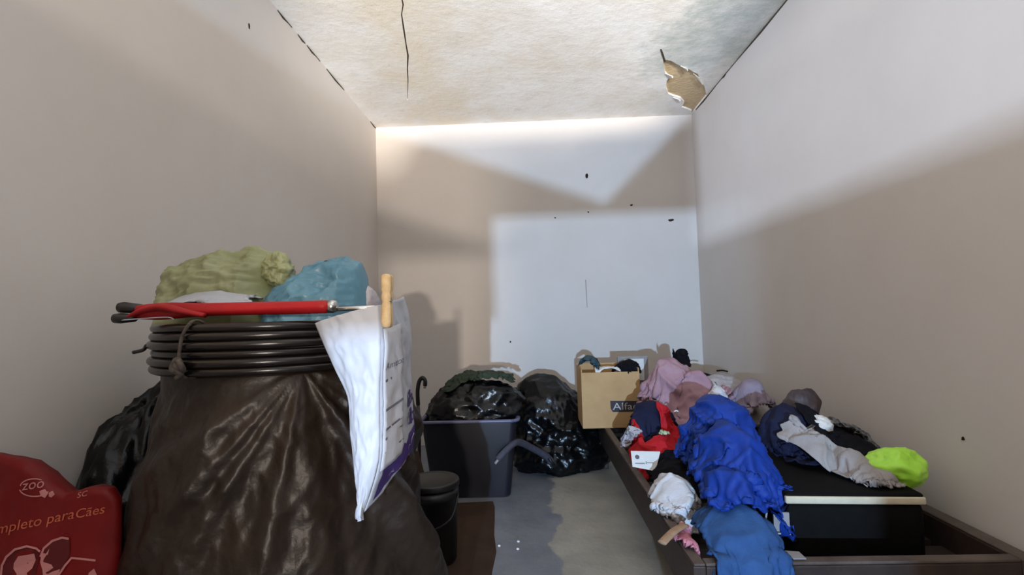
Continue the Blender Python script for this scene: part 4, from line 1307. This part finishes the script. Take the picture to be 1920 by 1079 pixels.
# --- the far half of the heap
hx = lambda px, py, Y: tuple(at(px, py, Y)[:2])
garment('grey_sheet', 'pale grey crumpled sheet spread under the far end of the clothes heap', 'sheet', (0.98, 2.86), (0.50, 0.62), 0.1, 'cloth_grey', 101, 1.22,
        lumps=[(0.86, 2.78, SZ, 0.24, 0.34, 0.33), (1.12, 2.86, SZ, 0.20, 0.36, 0.28), (0.66, 2.50, SZ, 0.18, 0.30, 0.21)])
c = at(1266, 690, 2.98)
garment('black_garment', 'black garment peaked at the far top of the heap', 'garment', (c[0], c[1]), (0.17, 0.17), 0.1, 'cloth_black', 102, 1.25, (30, 30),
        lumps=[(c[0] - 0.025, c[1], SZ + 0.1, 0.055, 0.07, 0.45), (c[0] + 0.045, c[1], SZ + 0.1, 0.055, 0.07, 0.40)])
c = at(1345, 722, 2.80)
pb = bag('clear_plastic_bag', c + np.array([0, 0, -0.045]), (0.16, 0.16, 0.105), 'clear_bag', seed=71, amp=0.06, freq=4, facets=18, facet_depth=0.3, nu=80, nv=50, xmax=XR - 0.01)
tag(pb, 'pale crinkled plastic bag on the heap beside the right wall', 'plastic bag')
HF.lump(c[0], c[1], c[2] - 0.05, 0.16, 0.16, 0.085)
for lab_, (xa, ya), (xb, yb), r in (('short black strap lying on the pale plastic bag', (1305, 699), (1341, 708), 0.013), ('small black strap end high on the heap beside the right wall', (1344, 696), (1364, 697), 0.009)):
    pa, pb_ = at(xa, ya, 2.80), at(xb, yb, 2.80)
    tag(tube('black_strap', catmull([pa, (pa + pb_) / 2 + np.array([0, 0, 0.004]), pb_], 5), r, 'cloth_black', seg=10, flat=0.5), lab_, 'strap')
c = at(1408, 735, 2.55)
garment('lavender_garment', 'small lavender garment bunched against the right wall behind the blue jacket', 'garment', (c[0] - 0.02, c[1]), (0.20, 0.2), 0.3, 'cloth_lavender', 103, 1.35, (34, 34),
        lumps=[(c[0] - 0.01, c[1], SZ, 0.12, 0.12, 0.37)])
c = at(1262, 720, 2.62)
garment('mauve_shirt', 'mauve cotton shirt crumpled on top of the heap beside the carton', 'shirt', (c[0] + 0.03, c[1] + 0.02), (0.40, 0.46), 0.5, 'cloth_mauve', 104, 1.32, (60, 60), crease=0.026,
        lumps=[(c[0] - 0.0, c[1] + 0.04, SZ, 0.16, 0.17, 0.46), (c[0] + 0.10, c[1] - 0.05, SZ, 0.15, 0.15, 0.40)], steps=130)
c = at(1345, 755, 2.45)
garment('white_scrap', 'small white cloth scrap between the mauve shirt and the blue jacket', 'cloth', (c[0], c[1]), (0.07, 0.08), 0.7, 'cloth_white', 105, 1.3, (18, 18), lumps=[(c[0], c[1], SZ, 0.07, 0.07, 0.36)])
c = at(1222, 785, 2.42)
garment('navy_garment', 'navy garment bunched below the mauve shirt, above the red one', 'garment', (c[0], c[1]), (0.20, 0.20), 0.2, 'cloth_navy', 106, 1.35, (38, 38),
        lumps=[(c[0], c[1] + 0.02, SZ, 0.12, 0.13, 0.30)])
# red vest: wide neck cut out of the cloth
c = at(1230, 818, 2.26)
vest = lambda u, v: not ((0.30 < u < 0.66 and v > 0.45))
garment('red_vest', 'red vest with a deep neck lying on the near side of the heap', 'vest', (c[0] + 0.01, c[1]), (0.27, 0.30), 0.12, 'cloth_red', 107, 1.15, (48, 48),
        lumps=[(c[0] + 0.02, c[1] + 0.02, SZ, 0.15, 0.18, 0.185)], mask=vest, steps=80)
c = at(1240, 792, 2.26)
garment('green_print', 'pale green printed scrap peeping out beside the red vest', 'cloth', (c[0], c[1] - 0.02), (0.04, 0.04), 0.7, 'print_green', 108, 1.1, (14, 14), lumps=[(c[0], c[1], SZ, 0.04, 0.05, 0.27)])
c = at(1268, 783, 2.22)
garment('white_tag', 'small white care tag on the red vest near the blue jacket', 'tag', (c[0], c[1]), (0.025, 0.04), 0.3, 'white_paper', 109, 1.02, (8, 8), thick=0.001, crease=0.003, lumps=[(c[0], c[1], SZ, 0.04, 0.05, 0.31)])
c = at(1170, 818, 2.36)
garment('grey_plastic_scrap', 'pale grey plastic scrap beside the carton on the bed rail', 'plastic scrap', (c[0] + 0.02, c[1]), (0.10, 0.14), 0.2, 'clear_bag', 110, 1.25, (24, 30), lumps=[(c[0] + 0.02, c[1], SZ, 0.06, 0.09, 0.14)], thick=0.002)

# --- the near half
c = at(1266, 890, 1.96)
garment('black_trousers', 'black garment folded over behind the white cloth', 'garment', (c[0] + 0.02, c[1] + 0.03), (0.19, 0.30), 0.0, 'cloth_black', 111, 1.18, (40, 50),
        lumps=[(c[0] + 0.02, c[1] + 0.04, SZ, 0.12, 0.20, 0.14)])
# white printed card leaning in front of the black garment
cc = [at(1183, 847, 2.05), at(1238, 848, 2.07), at(1229, 884, 2.02), at(1186, 876, 2.01)]
v8 = cc + [p + np.array([0, 0.004, 0.001]) for p in cc]
cd = mesh_obj('printed_card', v8, BOXF, 'white_paper')
tag(cd, 'white printed card with a round emblem leaning on the bed rail', 'card')
def on_card(a, b_):
    return cc[0] + (cc[1] - cc[0]) * a + (cc[3] - cc[0]) * b_ + np.array([0, -0.0012, 0])
mesh_obj('round_emblem', [on_card(0.19 + 0.075 * math.cos(t), 0.35 + 0.14 * math.sin(t)) for t in np.linspace(0, 2 * PI, 19)[:-1]], [tuple(range(18))], 'grey_ink', cd)
for (a0, b0, a1, b1) in ((0.10, 0.74, 0.42, 0.79), (0.46, 0.62, 0.48, 0.80), (0.5, 0.70, 0.72, 0.73)):
    mesh_obj('printed_line', [on_card(a0, b0), on_card(a1, b0), on_card(a1, b1), on_card(a0, b1)], [(0, 1, 2, 3)], 'grey_ink', cd)
c = at(1265, 930, 1.74)
garment('white_cloth', 'white cotton garment bunched on the near bed rail', 'garment', (c[0], c[1] + 0.01), (0.135, 0.25), -0.05, 'cloth_white', 112, 1.3, (40, 56),
        lumps=[(c[0] + 0.005, c[1] + 0.04, SZ, 0.085, 0.14, 0.155)], steps=110)
c = at(1287, 1000, 1.50)
garment('pink_sock', 'pink knitted sock hanging below the white garment', 'sock', (c[0], c[1]), (0.05, 0.13), 0.15, 'cloth_pink', 113, 1.12, (18, 34), lumps=[(c[0], c[1] + 0.03, SZ, 0.05, 0.09, 0.075)])
c = at(1262, 1003, 1.50)
b0_, b1_ = at(1241, 1019, 1.46), at(1284, 985, 1.55)
tag(tube('beige_tape', catmull([b0_, (b0_ + b1_) / 2 + np.array([0, 0, 0.006]), b1_], 6), 0.014, 'cloth_beige', seg=12, flat=0.35), 'beige cloth tape laid across the bed rail beside the pink sock', 'tape')

# royal blue jacket heap and denim under it
c = at(1372, 1040, 1.42)
garment('denim_trousers', 'faded blue denim hanging over the near end of the bed', 'trousers', (0.57, 1.44), (0.22, 0.36), 0.0, 'cloth_denim', 114, 1.18, (36, 50),
        lumps=[(0.57, 1.52, SZ, 0.12, 0.17, 0.16)], drop=0.05)
garment('blue_jacket', 'royal blue jacket thrown in a tall heap on the bed beside the suitcase', 'jacket', (0.66, 1.77), (0.29, 0.56), 0.0, 'cloth_blue', 115, 1.42, (54, 84), crease=0.022,
        lumps=[(0.65, 1.72, SZ, 0.125, 0.22, 0.34), (0.70, 1.93, SZ, 0.15, 0.20, 0.40), (0.60, 1.58, SZ, 0.09, 0.14, 0.24)], steps=150, drop=0.05)
# beside it, on the suitcase
c = at(1500, 800, 1.98)
garment('dark_navy_garment', 'dark navy garment spilling from the blue jacket onto the suitcase', 'garment', (c[0] - 0.02, c[1] - 0.06), (0.26, 0.30), 0.3, 'cloth_navy', 116, 1.3, (46, 46),
        lumps=[(c[0] - 0.03, c[1] + 0.02, STOP - 0.05, 0.12, 0.16, 0.20)])
c = at(1508, 762, 2.12)
hb = bag('brown_handbag', c + np.array([0.0, 0.02, -0.06]), (0.085, 0.08, 0.115), 'cloth_brown', seed=86, amp=0.03, freq=3.5, facets=9, facet_depth=0.45, sharp=1.0, crease=0.15, nu=70, nv=50, rot=0.3,
         bulges=[((0.45, -0.2, 0.85), 0.12, 10)])
tag(hb, 'dark brown leather bag standing behind the navy garment by the right wall', 'handbag')
HF.lump(c[0], c[1], SZ, 0.09, 0.08, 0.36)
c = at(1534, 800, 1.92)
tp = bag('tissue', c, (0.038, 0.04, 0.034), 'white_paper', seed=84, amp=0.16, freq=4.5, facets=10, facet_depth=0.4, nu=48, nv=36)
tag(tp, 'crumpled white tissue beside the brown bag', 'tissue')
c = at(1600, 845, 1.78)
garment('charcoal_garment', 'charcoal garment lying along the right wall behind the suitcase', 'garment', (c[0], c[1] + 0.04), (0.16, 0.36), 0.12, 'cloth_black', 117, 1.2, (34, 56),
        lumps=[(c[0] + 0.0, c[1] + 0.10, STOP - 0.06, 0.10, 0.26, 0.145), (SX1 + 0.07, 1.80, SZ, 0.09, 0.32, 0.21)])
c = at(1594, 805, 1.93)
garment('speckled_scarf', 'speckled grey knit scarf bunched at the right wall', 'scarf', (c[0], c[1]), (0.14, 0.12), 0.1, 'cloth_speckle', 118, 1.3, (34, 30),
        lumps=[(c[0], c[1], STOP - 0.02, 0.085, 0.07, 0.105)])
c = at(1610, 868, 1.68)
garment('pale_scarf', 'pale grey cloth trailing diagonally over the suitcase lid', 'cloth', (c[0] - 0.04, c[1] + 0.05), (0.10, 0.40), 0.42, 'cloth_grey', 119, 1.12, (26, 76), lumps=[(c[0] - 0.07, c[1] + 0.16, STOP - 0.03, 0.09, 0.12, 0.12)])
c = at(1686, 868, 1.66)
lm = bag('lime_bag', c + np.array([-0.012, 0, -0.008]), (0.078, 0.08, 0.066), 'lime', seed=91, amp=0.012, freq=3.0, facets=14, facet_depth=0.3, sharp=1.0, crease=0.12, nu=80, nv=56, xmax=XR - 0.004,
         bulges=[((-0.4, 0, 0.8), 0.08, 8)])
tag(lm, 'lime green plastic bag wedged between the suitcase and the right wall', 'plastic bag')
